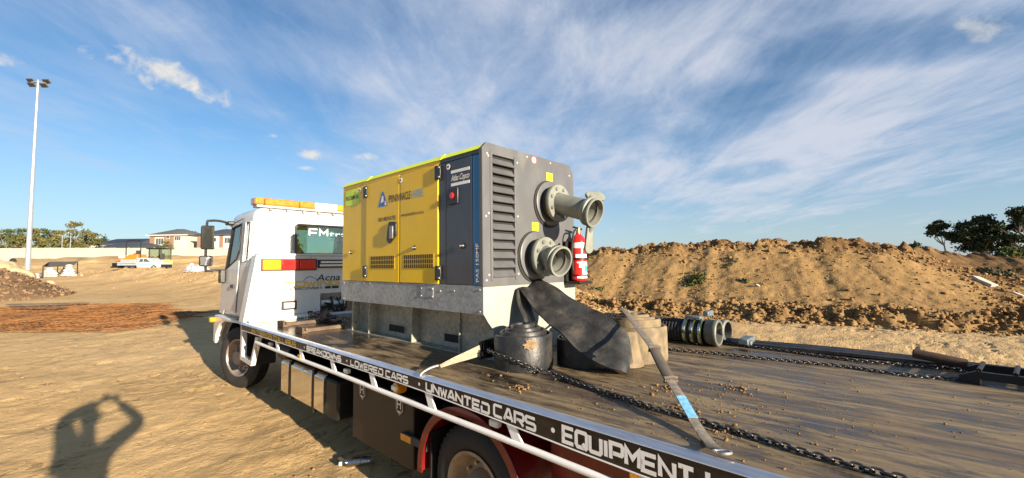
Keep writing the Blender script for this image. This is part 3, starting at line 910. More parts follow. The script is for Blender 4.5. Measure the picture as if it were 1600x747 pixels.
# marker bar with amber reflector, mud flap, red mudguard
mbr = obj('marker_bar', MB().box(2.135, 2.16, 2.98, 3.36, .345, .41), M('grey rubber', (.045, .045, .045), .7), truck)
obj('reflector', MB().box(2.126, 2.134, 3.20, 3.355, .35, .405), amber, mbr)
RW = (2.14, 2.42, .20)   # rear wheel: outer face x, centre y, centre z
def arc(r, a0, a1, n, y=RW[1], z=RW[2]):
    return [(y + r * math.cos(a), z + r * math.sin(a)) for a in np.linspace(a0, a1, n)]
mg = MB()
o_ = arc(.60, rad(-4), rad(176), 34, 2.44, .23); i_ = arc(.575, rad(-4), rad(176), 34, 2.44, .23); i2 = arc(.535, rad(-4), rad(176), 34, 2.44, .23)
mg.prism(o_ + list(reversed(i_)), 'x', 2.10, 2.85)
obj('mudguard', mg, redp, truck)
obj('mudguard_lip', MB().prism(o_ + list(reversed(i2)), 'x', 2.085, 2.098), redp, truck, bevel=.004)
obj('red_side_panel', MB().box(2.30, 2.33, -1.6, 1.80, .25, .92), redp, truck, bevel=.01)
obj('red_side_panel', MB().box(2.30, 2.33, 1.80, 2.9, .84, .92), redp, truck)
obj('mud_flap', MB().box(2.14, 2.75, 2.92, 2.94, .12, .52), steelblk, truck)

def wheel(xo, yc, zc, R=.475, W=.27, steer=0.0, side=-1, rim_mat=rimm):
    """road wheel, outer face towards side*X"""
    w = bpy.data.objects.new('wheel', None); COL.objects.link(w); w.parent = truck
    w.location = Vector((xo, yc, zc)) - OFF[truck.name]; w.rotation_euler = (0, 0, steer)
    OFF[w.name] = Vector((0, 0, 0))
    ax = (side, 0, 0); r0 = R * .60
    t = MB().lathe([(r0, -W + .01), (R * .78, -W), (R * .93, -W + .02), (R, -W + .05), (R, -.05), (R * .93, -.02), (R * .80, 0), (R * .68, -.012), (r0, -.03)], (0, 0, 0), ax, 56)
    for k in range(46):                       # tread blocks
        a = 2 * math.pi * k / 46
        for j in range(4):
            m = MB().box(.05 + j * .046, .085 + j * .046, -.021, .021, R - .004, R + .010)
            ca, sa = math.cos(a + j * .03), math.sin(a + j * .03)
            t.add([(p[0] * -side, p[1] * ca - p[2] * sa, p[1] * sa + p[2] * ca) for p in m.v], m.f)
    obj('tyre', t, rubber, w)
    r = MB().lathe([(r0 + .004, -.025), (r0 + .012, -.008), (r0 - .012, -.006), (r0 - .03, -.03), (r0 - .045, -.09), (r0 - .075, -.13), (r0 * .50, -.125), (r0 * .46, -.06), (r0 * .40, -.02), (r0 * .36, .01), (.0001, .014)], (0, 0, 0), ax, 48)
    ro = obj('rim', r, rim_mat, w)
    for k in range(10):
        a = 2 * math.pi * k / 10
        c = Vector((side * -.125, math.cos(a) * r0 * .64, math.sin(a) * r0 * .64))
        obj('wheel_nut', MB().cyl(c, c + Vector((side * .035, 0, 0)), .014, 6), steel, ro)
    return w
wheel(2.20, 8.70, .30, R=.525, W=.29, steer=rad(20))
wheel(4.75, 8.70, .30, R=.525, W=.29, side=1, steer=rad(20))
tan_rim = M('dusty rim', (0.33, 0.24, 0.15), .6, .2, var=.25, dirt=.6, dirtcol=(.20, .13, .07))
for yy in (RW[1],):
    wheel(RW[0], yy, RW[2], rim_mat=tan_rim); wheel(RW[0] + .31, yy, RW[2], rim_mat=tan_rim)
    wheel(5.15, yy, RW[2], side=1, rim_mat=tan_rim); wheel(4.84, yy, RW[2], side=1, rim_mat=tan_rim)

# headboard with lamps
HY = 7.85
hb = MB()
hb.prism([(2.08, 1.03), (3.28, 1.03), (3.28, 2.09), (2.25, 2.09)], 'y', HY, HY + .06)
hb.prism([(3.28, 1.40), (3.92, 1.40), (3.92, 2.09), (3.28, 2.09)], 'y', HY, HY + .06)
hb.prism([(3.92, 1.03), (5.22, 1.03), (5.05, 2.09), (3.92, 2.09)], 'y', HY, HY + .06)
head = obj('headboard', hb, white, truck)
obj('headboard_side', MB().hexa([(2.045, HY - .03, 1.0), (2.08, HY - .03, 1.0), (2.08, HY + .22, 1.0), (2.045, HY + .22, 1.0),
                               (2.215, HY - .03, 2.10), (2.25, HY - .03, 2.10), (2.25, HY + .22, 2.10), (2.215, HY + .22, 2.10)]), white, truck, bevel=.008)
obj('headboard_top', MB().box(2.25, 5.05, HY - .03, HY + .2, 2.092, 2.125), white, truck, bevel=.008)
obj('headboard_sill', MB().box(2.10, 5.2, HY - .16, HY - .004, 1.0, 1.045), white, truck, bevel=.01)
lc = obj('tail_lamp_housing', MB().box(2.29, 3.20, HY - .022, HY - .002, 1.83, 2.035), plasticblk, head)
for x0, x1, m in ((2.31, 2.595, amber), (2.605, 2.89, redlens), (2.90, 3.175, redlens)):
    obj('lamp_lens', MB().box(x0, x1, HY - .045, HY - .023, 1.845, 2.02), m, lc, bevel=.012)
lb = obj('work_light', MB().box(3.22, 4.3, HY - .05, HY - .002, 1.87, 2.02), plasticblk, head, bevel=.008)
for k in range(30):
    for j in range(2):
        obj('led', MB().lathe([(.0001, .006), (.018, .004), (.022, 0)], (3.26 + k * .034 + j * .017, HY - .051, 1.915 + j * .06), (0, -1, 0), 8), whitelens, lb)
sl_ = M('sealant and rib shade grey', (.20, .195, .18), .6)
obj('panel_seam', MB().box(2.13, 3.26, HY - .0035, HY - .001, 1.072, 1.078), sl_, head)
for x, z in ((2.2, 1.12), (2.27, 1.74), (3.2, 1.74), (3.2, 1.12), (2.33, 2.06), (3.1, 2.06)):
    obj('rivet', MB().lathe([(.0001, .006), (.010, .004), (.012, 0)], (x, HY - .001, z), (0, -1, 0), 8), steel, head)
hd = obj('latch_recess', MB().box(2.62, 2.87, HY - .012, HY - .002, 1.15, 1.305), plasticblk, head, bevel=.005)
obj('latch_handle', MB().box(2.65, 2.84, HY - .03, HY - .013, 1.175, 1.28), steel, hd, bevel=.008)
obj('drain_slot', MB().box(3.06, 3.15, HY - .006, HY - .002, 1.05, 1.10), plasticblk, head)
obj('bolt_cap', MB().lathe([(.0001, .012), (.022, .01), (.025, 0)], (3.78, HY - .002, 1.56), (0, -1, 0), 12), plasticblk, head)
LY = HY - .004
stroke_text('lettering', 'TOWING', (2.67, LY, 1.545), (1, 0, 0), (0, 0, 1), .95, .085, .032, letterg, head, gap=.2)
font_text('lettering', 'Acna', (3.20, LY - .001, 1.635), (1, 0, 0), (.25, 0, 1), .17, letterb, head, width=.44, bold=.012)
font_text('lettering', '& RECOVERY', (2.74, LY, 1.485), (1, 0, 0), (0, 0, 1), .06, letterb, head, width=.58, bold=.014)
gl = MB()
stroke_poly(gl, [(2.98, 1.64), (3.03, 1.70), (3.10, 1.715), (3.16, 1.69), (3.20, 1.665), (3.28, 1.665)], .012, lambda p: (p.x, LY - .002, p.y))
obj('logo_line', gl, bluelogo, head)
obj('logo_bar', MB().box(3.36, 3.47, LY - .002, LY, 1.485, 1.53).box(3.49, 3.62, LY - .002, LY, 1.485, 1.53), letterb, head)
# winch in the headboard opening
wn = obj('winch', MB().box(3.26, 3.94, HY + .35, HY + .37, 1.0, 1.42).box(3.26, 3.27, HY + .06, HY + .35, 1.0, 1.4).box(3.27, 3.94, HY + .07, HY + .35, 1.395, 1.405), darkm, truck)
obj('winch_drum', MB().lathe([(.0001, 0), (.13, 0), (.13, .02), (.085, .02), (.085, .20), (.13, .20), (.13, .22), (.0001, .22)], (3.52, HY + .10, 1.20), (1, 0, 0), 24), steel, wn)
obj('winch_motor', MB().lathe([(.0001, 0), (.07, 0), (.075, .01), (.075, .17), (.06, .19), (.0001, .19)], (3.31, HY + .10, 1.22), (1, 0, 0), 20), M('cast aluminium', (.55, .54, .50), .4, .6, var=.1), wn)
cb = MB()
for k in range(7):
    cb.tube(crom([(3.35 + rng.uniform(-.05, .3), HY + .05, 1.05 + rng.uniform(0, .3)), (3.5 + rng.uniform(-.1, .2), HY - .02, 1.1 + rng.uniform(0, .1)), (3.65 + rng.uniform(-.2, .1), HY - .02, 1.05), (3.8, HY + .04, 1.08 + rng.uniform(0, .2))], 14), .012, 6)
obj('winch_hose', cb, steelblk, wn)

# ------------------------------------------------------------------ cab
cab_y0, cab_y1, cab_z0, cab_z1 = 8.15, 10.0, .95, 2.95
def solid(mb, bevel=0.0, seg=4):
    me = mesh_of('tmp', mb, None)
    o = bpy.data.objects.new('tmp', me); COL.objects.link(o)
    if bevel:
        b = o.modifiers.new('b', 'BEVEL'); b.width = bevel; b.segments = seg; b.limit_method = 'ANGLE'; b.angle_limit = rad(25)
    return o
shell = solid(MB().hexa([(2.19, 8.15, .95), (4.62, 8.15, .95), (4.62, 10.02, .95), (2.19, 10.02, .95), (2.29, 8.17, 2.95), (4.52, 8.17, 2.95), (4.52, 9.62, 2.95), (2.29, 9.62, 2.95)]), .15, 6)
def cut(o, mb, bevel=0.0):
    c = solid(mb, bevel)
    m = o.modifiers.new('cut', 'BOOLEAN'); m.operation = 'DIFFERENCE'; m.object = c; m.solver = 'EXACT'
    return c
cs = [cut(shell, MB().hexa([(2.29, 8.25, 1.2), (4.52, 8.25, 1.2), (4.52, 9.94, 1.2), (2.29, 9.94, 1.2), (2.36, 8.26, 2.86), (4.45, 8.26, 2.86), (4.45, 9.56, 2.86), (2.36, 9.56, 2.86)])),
      cut(shell, MB().box(2.97, 4.42 - .55, 8.0, 8.5, 2.14, 2.66), .05),
      cut(shell, MB().box(2.45, 4.36, 9.4, 10.3, 1.75, 2.70), .06),
      cut(shell, MB().prism([(8.90, 2.70), (9.50, 2.66), (9.72, 1.86), (9.02, 2.06), (8.92, 2.2)], 'x', 2.0, 2.6)),
      cut(shell, MB().prism([(8.90, 2.70), (9.50, 2.66), (9.72, 1.86), (9.02, 2.06), (8.92, 2.2)], 'x', 4.2, 5.0)),
      cut(shell, MB().prism([(8.33, 2.70), (8.62, 2.72), (8.64, 2.0), (8.33, 2.02)], 'x', 2.0, 2.6))]
cs.append(cut(shell, MB().lathe([(.0001, -.5), (.66, -.5), (.66, .5), (.0001, .5)], (2.3, 8.70, .36), (1, 0, 0), 32)))
dg = bpy.context.evaluated_depsgraph_get()
cme = bpy.data.meshes.new_from_object(shell.evaluated_get(dg)); cme.name = 'cab'
for c in cs + [shell]: bpy.data.objects.remove(c)
cme.materials.clear(); cme.materials.append(white)
for v in cme.vertices: v.co -= OFF[truck.name]
cabo = bpy.data.objects.new('cab', cme); COL.objects.link(cabo); cabo.parent = truck; OFF[cabo.name] = OFF[truck.name]
cme.polygons.foreach_set('use_smooth', [True] * len(cme.polygons)); cme.set_sharp_from_angle(angle=rad(30))
# rear window: pane, gasket, lettering
pane = obj('rear_window', MB().box(2.95, 3.89, 8.190, 8.196, 2.12, 2.68), cabglass, cabo)
gk = MB()
rp = []
for cx_, cz_, a0 in ((3.84, 2.62, 0), (3.00, 2.62, 90), (3.00, 2.18, 180), (3.84, 2.18, 270)):
    for a in np.linspace(a0, a0 + 90, 5): rp.append((cx_ + .055 * math.cos(rad(a)), 8.148, cz_ + .055 * math.sin(rad(a))))
gk.tube(rp, .020, 8, closed=True)
obj('window_gasket', gk, plasticblk, pane)
stroke_text('lettering', 'EM', (3.20, 8.186, 2.47), (1, 0, 0), (0, 0, 1), .34, .135, .023, letterw, pane, gap=.3)
font_text('lettering', 'trans', (3.575, 8.186, 2.455), (1, 0, 0), (0, 0, 1), .20, M('silver vinyl', (.34, .36, .36), .5), pane, width=.62)
font_text('lettering', 'Phone Now', (3.62, 8.186, 2.40), (1, 0, 0), (0, 0, 1), .05, letterw, pane, width=.3, bold=.02)
SX = lambda z: 2.19 + (z - .95) * .05 - .004
def side_plate(name, pts, mat, parent, t=.006, inset=0.0, **kw):
    m = MB(); vs = [(SX(z) + inset, y, z) for y, z in pts] + [(SX(z) - t + inset, y, z) for y, z in pts]
    n = len(pts)
    m.add(vs, [tuple(range(n)), tuple(range(2 * n - 1, n - 1, -1))] + [(i, (i + 1) % n, n + (i + 1) % n, n + i) for i in range(n)])
    return obj(name, m, mat, parent, **kw)
door = side_plate('door', [(8.84, 1.10), (8.84, 2.02), (9.02, 2.02), (9.74, 1.83), (9.90, 1.60), (9.90, 1.02), (9.62, 1.0), (9.55, 1.10)], white, cabo, t=.014, bevel=.006)
side_plate('door_handle', [(8.98, 1.52), (9.18, 1.52), (9.18, 1.58), (8.98, 1.58)], plasticblk, door, t=.03, inset=-.014, bevel=.006)
side_plate('door_window', [(8.91, 2.69), (9.49, 2.65), (9.71, 1.87), (9.03, 2.07), (8.93, 2.2)], cabglass, door, inset=.02)
wf = MB(); wf.tube([(SX(z) - .002, y, z) for y, z in ((8.90, 2.70), (9.50, 2.66), (9.72, 1.86), (9.02, 2.06), (8.92, 2.2))], .017, 6, closed=True)
obj('window_seal', wf, plasticblk, door)
side_plate('quarter_window', [(8.34, 2.69), (8.61, 2.71), (8.63, 2.01), (8.34, 2.03)], cabglass, cabo, inset=.02)
wf = MB(); wf.tube([(SX(z) - .002, y, z) for y, z in ((8.33, 2.70), (8.62, 2.72), (8.64, 2.0), (8.33, 2.02))], .012, 6, closed=True)
obj('window_seal', wf, whiterail, cabo)
seam = MB(); seam.tube([(SX(z) - .001, y, z) for y, z in ((8.82, 1.08), (8.82, 2.80), (9.54, 2.74))], .006, 5)
obj('door_seam', seam, plasticblk, cabo)
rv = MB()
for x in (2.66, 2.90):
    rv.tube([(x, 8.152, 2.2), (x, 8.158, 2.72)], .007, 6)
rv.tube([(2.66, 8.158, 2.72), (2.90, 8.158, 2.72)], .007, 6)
obj('pressed_rib', rv, M('sealant and rib shade grey', (.20, .195, .18), .6), cabo)  # grey stands in for shading on the ribs, which are white like the cab
# seats, seen through the glass
for x in (2.75, 3.75):
    obj('cab_seat', MB().prism([(x, 1.3), (x + .5, 1.3), (x + .5, 2.10), (x + .40, 2.26), (x + .36, 2.28), (x + .36, 2.44), (x + .14, 2.44), (x + .14, 2.28), (x + .10, 2.26), (x, 2.10)], 'y', 8.42, 8.56), seatm, cabo, bevel=.04, seg=3)
obj('dashboard', MB().box(2.3, 4.5, 9.55, 9.9, 1.3, 1.75), plasticblk, cabo, bevel=.03)
obj('windscreen', MB().hexa([(2.43, 9.93, 1.74), (4.38, 9.93, 1.74), (4.38, 9.94, 1.74), (2.43, 9.94, 1.74), (2.43, 9.62, 2.71), (4.38, 9.62, 2.71), (4.38, 9.63, 2.71), (2.43, 9.63, 2.71)]), cabglass, cabo)
obj('front_wheel_arch', MB().prism([(p[0], p[1]) for p in arc(.645, rad(-8), rad(188), 26, 8.70, .33)] + [(p[0], p[1]) for p in reversed(arc(.61, rad(-8), rad(188), 26, 8.70, .33))], 'x', 2.17, 2.62), plasticblk, truck)
fa = MB()
fa.prism([(8.20, .97), (9.98, .97), (10.05, .86), (10.05, .45), (9.9, .42), (9.86, .60), (9.62, .82), (9.3, .90), (8.52, .93), (8.2, .93)], 'x', 2.12, 2.24)
fen = obj('front_fender', fa, white, truck, bevel=.02, seg=3)
obj('turn_lamp', MB().box(2.02, 2.13, 9.85, 9.97, .84, .93), amber, fen, bevel=.02)
obj('front_bumper', MB().box(2.2, 4.6, 9.98, 10.12, .40, .80), white, truck, bevel=.03)
# mirrors on their arm
ma = obj('mirror_arm', MB().tube(crom([(2.24, 9.62, 2.76), (2.08, 9.65, 2.80), (1.93, 9.68, 2.79), (1.89, 9.68, 2.70), (1.89, 9.68, 1.90), (1.93, 9.68, 1.84), (2.12, 9.68, 1.84), (2.17, 9.66, 1.70)], 40), .022, 8), plasticblk, cabo)
obj('mirror_bracket', MB().box(2.18, 2.32, 9.45, 9.68, 2.72, 2.79), plasticblk, ma, bevel=.02)
obj('mirror_foot', MB().box(2.10, 2.20, 9.58, 9.72, 1.60, 1.86), plasticblk, ma, bevel=.02)
m1 = MB().hexa([(1.79, 9.62, 2.24), (2.02, 9.62, 2.24), (1.99, 9.80, 2.27), (1.82, 9.80, 2.27), (1.79, 9.62, 2.70), (2.01, 9.62, 2.71), (1.98, 9.80, 2.67), (1.82, 9.80, 2.67)])
mo = obj('mirror', m1, plasticblk, truck, bevel=.03, seg=3)
obj('mirror_glass', MB().add([(1.815, 9.615, 2.27), (1.98, 9.617, 2.27), (1.97, 9.617, 2.68), (1.815, 9.615, 2.675)], [(0, 1, 2, 3)]), M('dark mirror', (.02, .022, .025), .08, 0, spec=.8), mo)
obj('mirror_glass', MB().add([(1.985, 9.617, 2.28), (2.002, 9.617, 2.28), (1.998, 9.617, 2.69), (1.93, 9.617, 2.685)], [(0, 1, 2, 3)]), mirrorm, mo)
m2 = MB().hexa([(1.77, 9.62, 1.92), (2.00, 9.62, 1.92), (1.96, 9.78, 1.95), (1.81, 9.78, 1.95), (1.77, 9.62, 2.13), (2.00, 9.62, 2.13), (1.96, 9.78, 2.10), (1.81, 9.78, 2.10)])
mo = obj('mirror', m2, plasticblk, truck, bevel=.03, seg=3)
obj('mirror_glass', MB().add([(1.86, 9.615, 1.94), (1.985, 9.615, 1.94), (1.985, 9.615, 2.10), (1.90, 9.615, 2.11)], [(0, 1, 2, 3)]), mirrorm, mo)
# roof beacon bar
bb = obj('beacon_bar', MB().box(2.32, 4.5, 8.24, 8.46, 2.955, 3.0), M('beacon base', (.35, .35, .34), .4, .4), truck, bevel=.01)
for x0, x1, m in ((2.285, 2.44, beaconm), (2.445, 3.03, beaconm), (3.035, 3.31, beaconm), (3.315, 3.76, whitelens), (3.765, 4.36, amber), (4.365, 4.52, amber)):
    obj('beacon_lens', MB().box(x0, x1, 8.22, 8.48, 3.0, 3.125), m, bb, bevel=.022)
for x in np.arange(2.5, 4.4, .28):
    obj('roof_clip', MB().box(x, x + .05, 8.14, 8.2, 2.90, 2.93), M('roof clip', (.25, .25, .24), .5), cabo)

# ================================================================== PUMP UNIT
pump = thing('pump_unit', 'yellow and grey skid mounted pump set with two flanged pipe outlets on the deck', 'pump', (3.4, 4.2, DZ))
PX, PY0, PY1 = 2.66, 2.84, 5.66
PXR = 4.14
Z0, Z1 = 1.70, 3.02
def yseg(name, y0, y1, mat, x=PX, z0=Z0 + .003, z1=2.945, t=.03, bev=.006):
    return obj(name, MB().box(x, x + t, y0, y1, z0, z1), mat, pump, bevel=bev)
obj('canopy_core', MB().box(PX + .034, PXR - .02, PY0 + .02, PY1 - .01, Z0, 3.0), darkm, pump)
p_left = yseg('side_panel', 5.005, PY1, yellow)
d1 = yseg('door', 4.225, 4.992, yellow, x=PX - .012)
d2 = yseg('door', 3.495, 4.205, yellow, x=PX - .012)
p_ctl = yseg('control_panel', 2.975, 3.475, slate)
p_blue = yseg('trim_strip', PY0 + .004, 2.968, bluem)
hdr = obj('header_panel', MB().box(PX + .004, PX + .03, 3.48, PY1, 2.952, 2.99), yellow, pump)
obj('header_panel', MB().box(PX + .004, PX + .03, PY0, 3.476, 2.952, 2.99), slate, pump)
obj('far_side_panel', MB().box(PXR - .018, PXR - .002, PY0 + .03, PY1, Z0 + .003, 2.99), yellow, pump)
obj('front_panel', MB().box(PX + .03, PXR - .02, PY1 - .008, PY1 + .006, Z0 + .003, 2.99), yellow, pump)
rf = MB().prism([(PX - .006, 2.992), (PX + .045, 3.045), (PXR - .045, 3.045), (PXR + .004, 2.992), (PXR - .01, 2.992), (PXR - .05, 3.03), (PX + .05, 3.03), (PX + .01, 2.992)], 'y', PY0 + .022, PY1 + .01)
roof = obj('roof', rf, lime, pump)
for y in (5.0, 3.48):
    obj('roof_joint', MB().prism([(PX - .014, 2.985), (PX + .045, 3.052), (PX + .10, 3.052), (PX + .10, 3.046), (PX + .05, 3.046), (PX - .005, 2.985)], 'y', y - .035, y + .035), lime, roof)
bc = obj('beacon', MB().lathe([(.0001, .115), (.05, .112), (.062, .095), (.066, .02), (.07, 0)], (3.15, 4.72, 3.045), (0, 0, 1), 20), amber, pump)
obj('beacon_base', MB().lathe([(.08, .0), (.08, .03), (.066, .035)], (3.15, 4.72, 3.04), (0, 0, 1), 20), plasticblk, bc)
# hinges, handle, grilles
for y, z in ((5.0, 2.84), (5.0, 1.825), (3.485, 2.855), (3.485, 1.815)):
    h = obj('hinge', MB().box(PX - .030, PX - .013, y - .05, y + .045, z - .075, z + .075), plasticblk, pump, bevel=.006)
    for zz in (-.05, .05):
        obj('hinge_screw', MB().lathe([(.0001, .006), (.012, .004), (.013, 0)], (PX - .030, y - .03, z + zz), (-1, 0, 0), 10), steel, h)
hp = [(4.47, 2.20), (4.45, 2.32), (4.42, 2.415), (4.285, 2.405), (4.265, 2.385), (4.265, 2.245), (4.285, 2.235), (4.40, 2.155), (4.44, 2.165)]
hl = obj('handle', MB().prism(hp, 'x', PX - .032, PX - .013), plasticblk, d1, bevel=.008)
obj('handle_paddle', MB().box(PX - .046, PX - .033, 4.31, 4.385, 2.21, 2.36), M('grey latch', (.22, .22, .22), .4, .3), hl, bevel=.008)
slotm = M('grille slot', (0.055, 0.032, 0.006), .7)
def grille(door, y0, y1, n):
    g = obj('vent_grille', MB().box(PX - .0145, PX - .0125, y0 - .01, y1 + .01, 1.855, 2.02), yellow, door)
    m = MB()
    w = (y1 - y0) / n
    for i in range(n):
        for j in range(3):
            m.box(PX - .0165, PX - .0148, y0 + i * w + w * .16, y0 + (i + 1) * w - w * .16, 1.865 + j * .052, 1.909 + j * .052)
    s = obj('grille_slots', m, slotm, g); s['kind'] = 'stuff'
grille(d1, 4.32, 4.86, 14); grille(d2, 3.57, 4.12, 14)
for dd, y, z in ((p_left, 5.38, 2.08), (d2, 3.91, 2.09), (p_ctl, 3.11, 2.08)):
    k = obj('lock', MB().lathe([(.0001, .022), (.020, .02), (.026, .006), (.028, 0)], (PX - .012, y, z), (-1, 0, 0), 14), plasticblk, dd)
    obj('lock_barrel', MB().lathe([(.0001, .012), (.012, .010), (.013, 0)], (PX - .034, y, z), (-1, 0, 0), 10), steel, k)
# emergency stop
es = obj('switch_box', MB().box(PX - .020, PX - .001, 3.17, 3.34, 2.50, 2.665), plasticblk, p_ctl, bevel=.015, seg=3)
obj('stop_button', MB().lathe([(.0001, .022), (.026, .020), (.032, .012), (.03, .006), (.02, 0)], (PX - .020, 3.245, 2.585), (-1, 0, 0), 18), extred, es)
obj('seam_line', MB().box(PX - .0015, PX - .0005, 3.365, 3.37, Z0 + .02, 2.94), darkm, p_ctl)
# print on the left side
LX = PX - .014
UL = (0, -1, 0); VL = (0, 0, 1)
obj('logo_bar', MB().box(PX - .003, PX - .001, 3.01, 3.29, 2.815, 2.845).box(PX - .003, PX - .001, 3.01, 3.29, 2.685, 2.715), letterw, p_ctl)
font_text('lettering', 'Atlas Copco', (PX - .003, 3.29, 2.738), UL, (0, -.28, 1), .088, letterw, p_ctl, width=.275, bold=.016)
font_text('lettering', 'PAS 150MF', (PX - .003, 2.883, 1.735), (0, 0, 1), (0, 1, 0), .062, letterw, p_blue, width=.36, bold=.012)
st = obj('sticker', MB().box(PX - .003, PX - .0005, 5.19, 5.585, 2.715, 2.925), M('lime sticker', (.55, .75, .03), .45), p_left)
font_text('lettering', 'PAS150MF-06', (PX - .005, 5.565, 2.79), UL, VL, .08, letterb, st, width=.35, bold=.012)
font_text('lettering', 'PIN', (LX, 4.445, 2.645), UL, VL, .125, letterb, d1, width=.155, bold=.012)
font_text('lettering', 'N', (LX, 4.275, 2.645), UL, VL, .125, letterb, d1, width=.05, bold=.012)
font_text('lettering', 'NACLE', (LX, 4.195, 2.645), UL, VL, .125, letterb, d2, width=.205, bold=.012)
font_text('lettering', 'HIRE', (LX, 3.955, 2.645), UL, VL, .125, bluelight, d2, width=.21, bold=.012)
lg = obj('logo', MB().add([(LX, 4.685, 2.615), (LX, 4.475, 2.615), (LX, 4.565, 2.795), (LX, 4.605, 2.795)], [(0, 1, 2, 3)]), bluelogo, d1)
obj('logo_peak', MB().add([(LX - .0015, 4.63, 2.66), (LX - .0015, 4.56, 2.67), (LX - .0015, 4.565, 2.74), (LX - .0015, 4.60, 2.745)], [(0, 1, 2, 3)])
    .add([(LX - .0015, 4.54, 2.625), (LX - .0015, 4.49, 2.625), (LX - .0015, 4.53, 2.69)], [(0, 1, 2)]), labelw, lg)
font_text('lettering', '1300 HIREWATER', (LX, 4.69, 2.435), UL, VL, .07, letterb, d1, width=.40, bold=.012)
font_text('lettering', 'www.pinnaclehire.com.au', (LX, 4.18, 2.455), UL, VL, .06, letterb, d2, width=.44)
for y, z in ((4.19, 2.88), (3.32, 2.89), (5.17, 2.89)):
    s = obj('warning_disc', MB().lathe([(.0001, .002), (.030, .002), (.030, 0)], (PX - .013, y, z), (-1, 0, 0), 16), labelw, d2 if y == 4.19 else (p_ctl if y < 4 else p_left))
    obj('warning_mark', MB().box(PX - .0170, PX - .0158, y - .014, y + .014, z - .008, z + .008), letterb, s)
# end panel
EY = PY0
ep = MB()
out = [(PX - .002, Z0 - .01), (PXR, Z0 - .01), (PXR, 2.965), (PXR - .08, 3.055), (PX + .05, 3.055), (PX - .002, 3.0)]
LX0, LX1, LZ0, LZ1 = 2.785, 3.095, 1.775, 2.955
ep.prism([(PX - .002, Z0 - .01), (LX0, Z0 - .01), (LX0, 3.055), (PX + .05, 3.055), (PX - .002, 3.0)], 'y', EY - .012, EY + .02)
ep.prism([(LX0, Z0 - .01), (LX1, Z0 - .01), (LX1, LZ0), (LX0, LZ0)], 'y', EY - .012, EY + .02)
ep.prism([(LX0, LZ1), (LX1, LZ1), (LX1, 3.055), (LX0, 3.055)], 'y', EY - .012, EY + .02)
ep.prism([(LX1, Z0 - .01), (PXR, Z0 - .01), (PXR, 2.965), (PXR - .08, 3.055), (LX1, 3.055)], 'y', EY - .012, EY + .02)
endp = obj('end_panel', ep, greyp, pump)
obj('corner_post', MB().box(PX - .006, PX + .02, EY - .010, EY + .030, Z0, 3.0), greyp, pump)
NS = 13
pitch = (LZ1 - LZ0) / NS
for i in range(NS):
    z = LZ0 + i * pitch
    obj('louvre_slat', MB().hexa([(LX0, EY - .030, z + .004), (LX1, EY - .030, z + .004), (LX1, EY - .024, z - .002), (LX0, EY - .024, z - .002),
                                (LX0, EY + .018, z + .062), (LX1, EY + .018, z + .062), (LX1, EY + .024, z + .056), (LX0, EY + .024, z + .056)]), greyp, endp)
fr = MB()
for x0, x1, z0, z1 in ((LX0 - .03, LX0, LZ0 - .03, LZ1 + .03), (LX1, LX1 + .03, LZ0 - .03, LZ1 + .03)):
    fr.box(x0, x1, EY - .020, EY - .0125, z0, z1)
obj('louvre_frame', fr, greyp, endp, bevel=.003)
for x, z in [(xx, zz) for xx in (LX0 - .05, LX1 + .05) for zz in (1.80, 2.38, 2.93)] + [(2.70, 1.75), (2.70, 2.35), (2.72, 2.95), (3.3, 3.02), (3.7, 3.02), (4.09, 2.5), (4.09, 1.8), (4.06, 2.93)]:
    obj('panel_screw', MB().lathe([(.0001, .005), (.010, .004), (.012, 0)], (x, EY - .012, z), (0, -1, 0), 8), M('screw', (.45, .45, .44), .4, .3), endp)
for x, z in ((3.68, 2.86), (3.42, 2.29)):
    s = obj('label', MB().box(x - .055, x + .055, EY - .015, EY - .0122, z - .045, z + .045), labely, endp)
    font_text('lettering', 'OUT' if z > 2.5 else 'IN', (x - .036, EY - .0165, z - .022), (1, 0, 0), (0, 0, 1), .06, letterb, s, width=.072 if z > 2.5 else .05, bold=.012)
s = obj('warning_disc', MB().lathe([(.0001, .002), (.042, .002), (.042, 0)], (3.41, EY - .012, 3.005), (0, -1, 0), 20), M('red ring', (.5, .05, .04), .5), endp)
obj('warning_field', MB().lathe([(.0001, .001), (.032, .001)], (3.41, EY - .0142, 3.005), (0, -1, 0), 20), labelw, s)
obj('warning_mark', MB().box(3.39, 3.43, EY - .0165, EY - .0156, 3.0, 3.012), letterb, s)

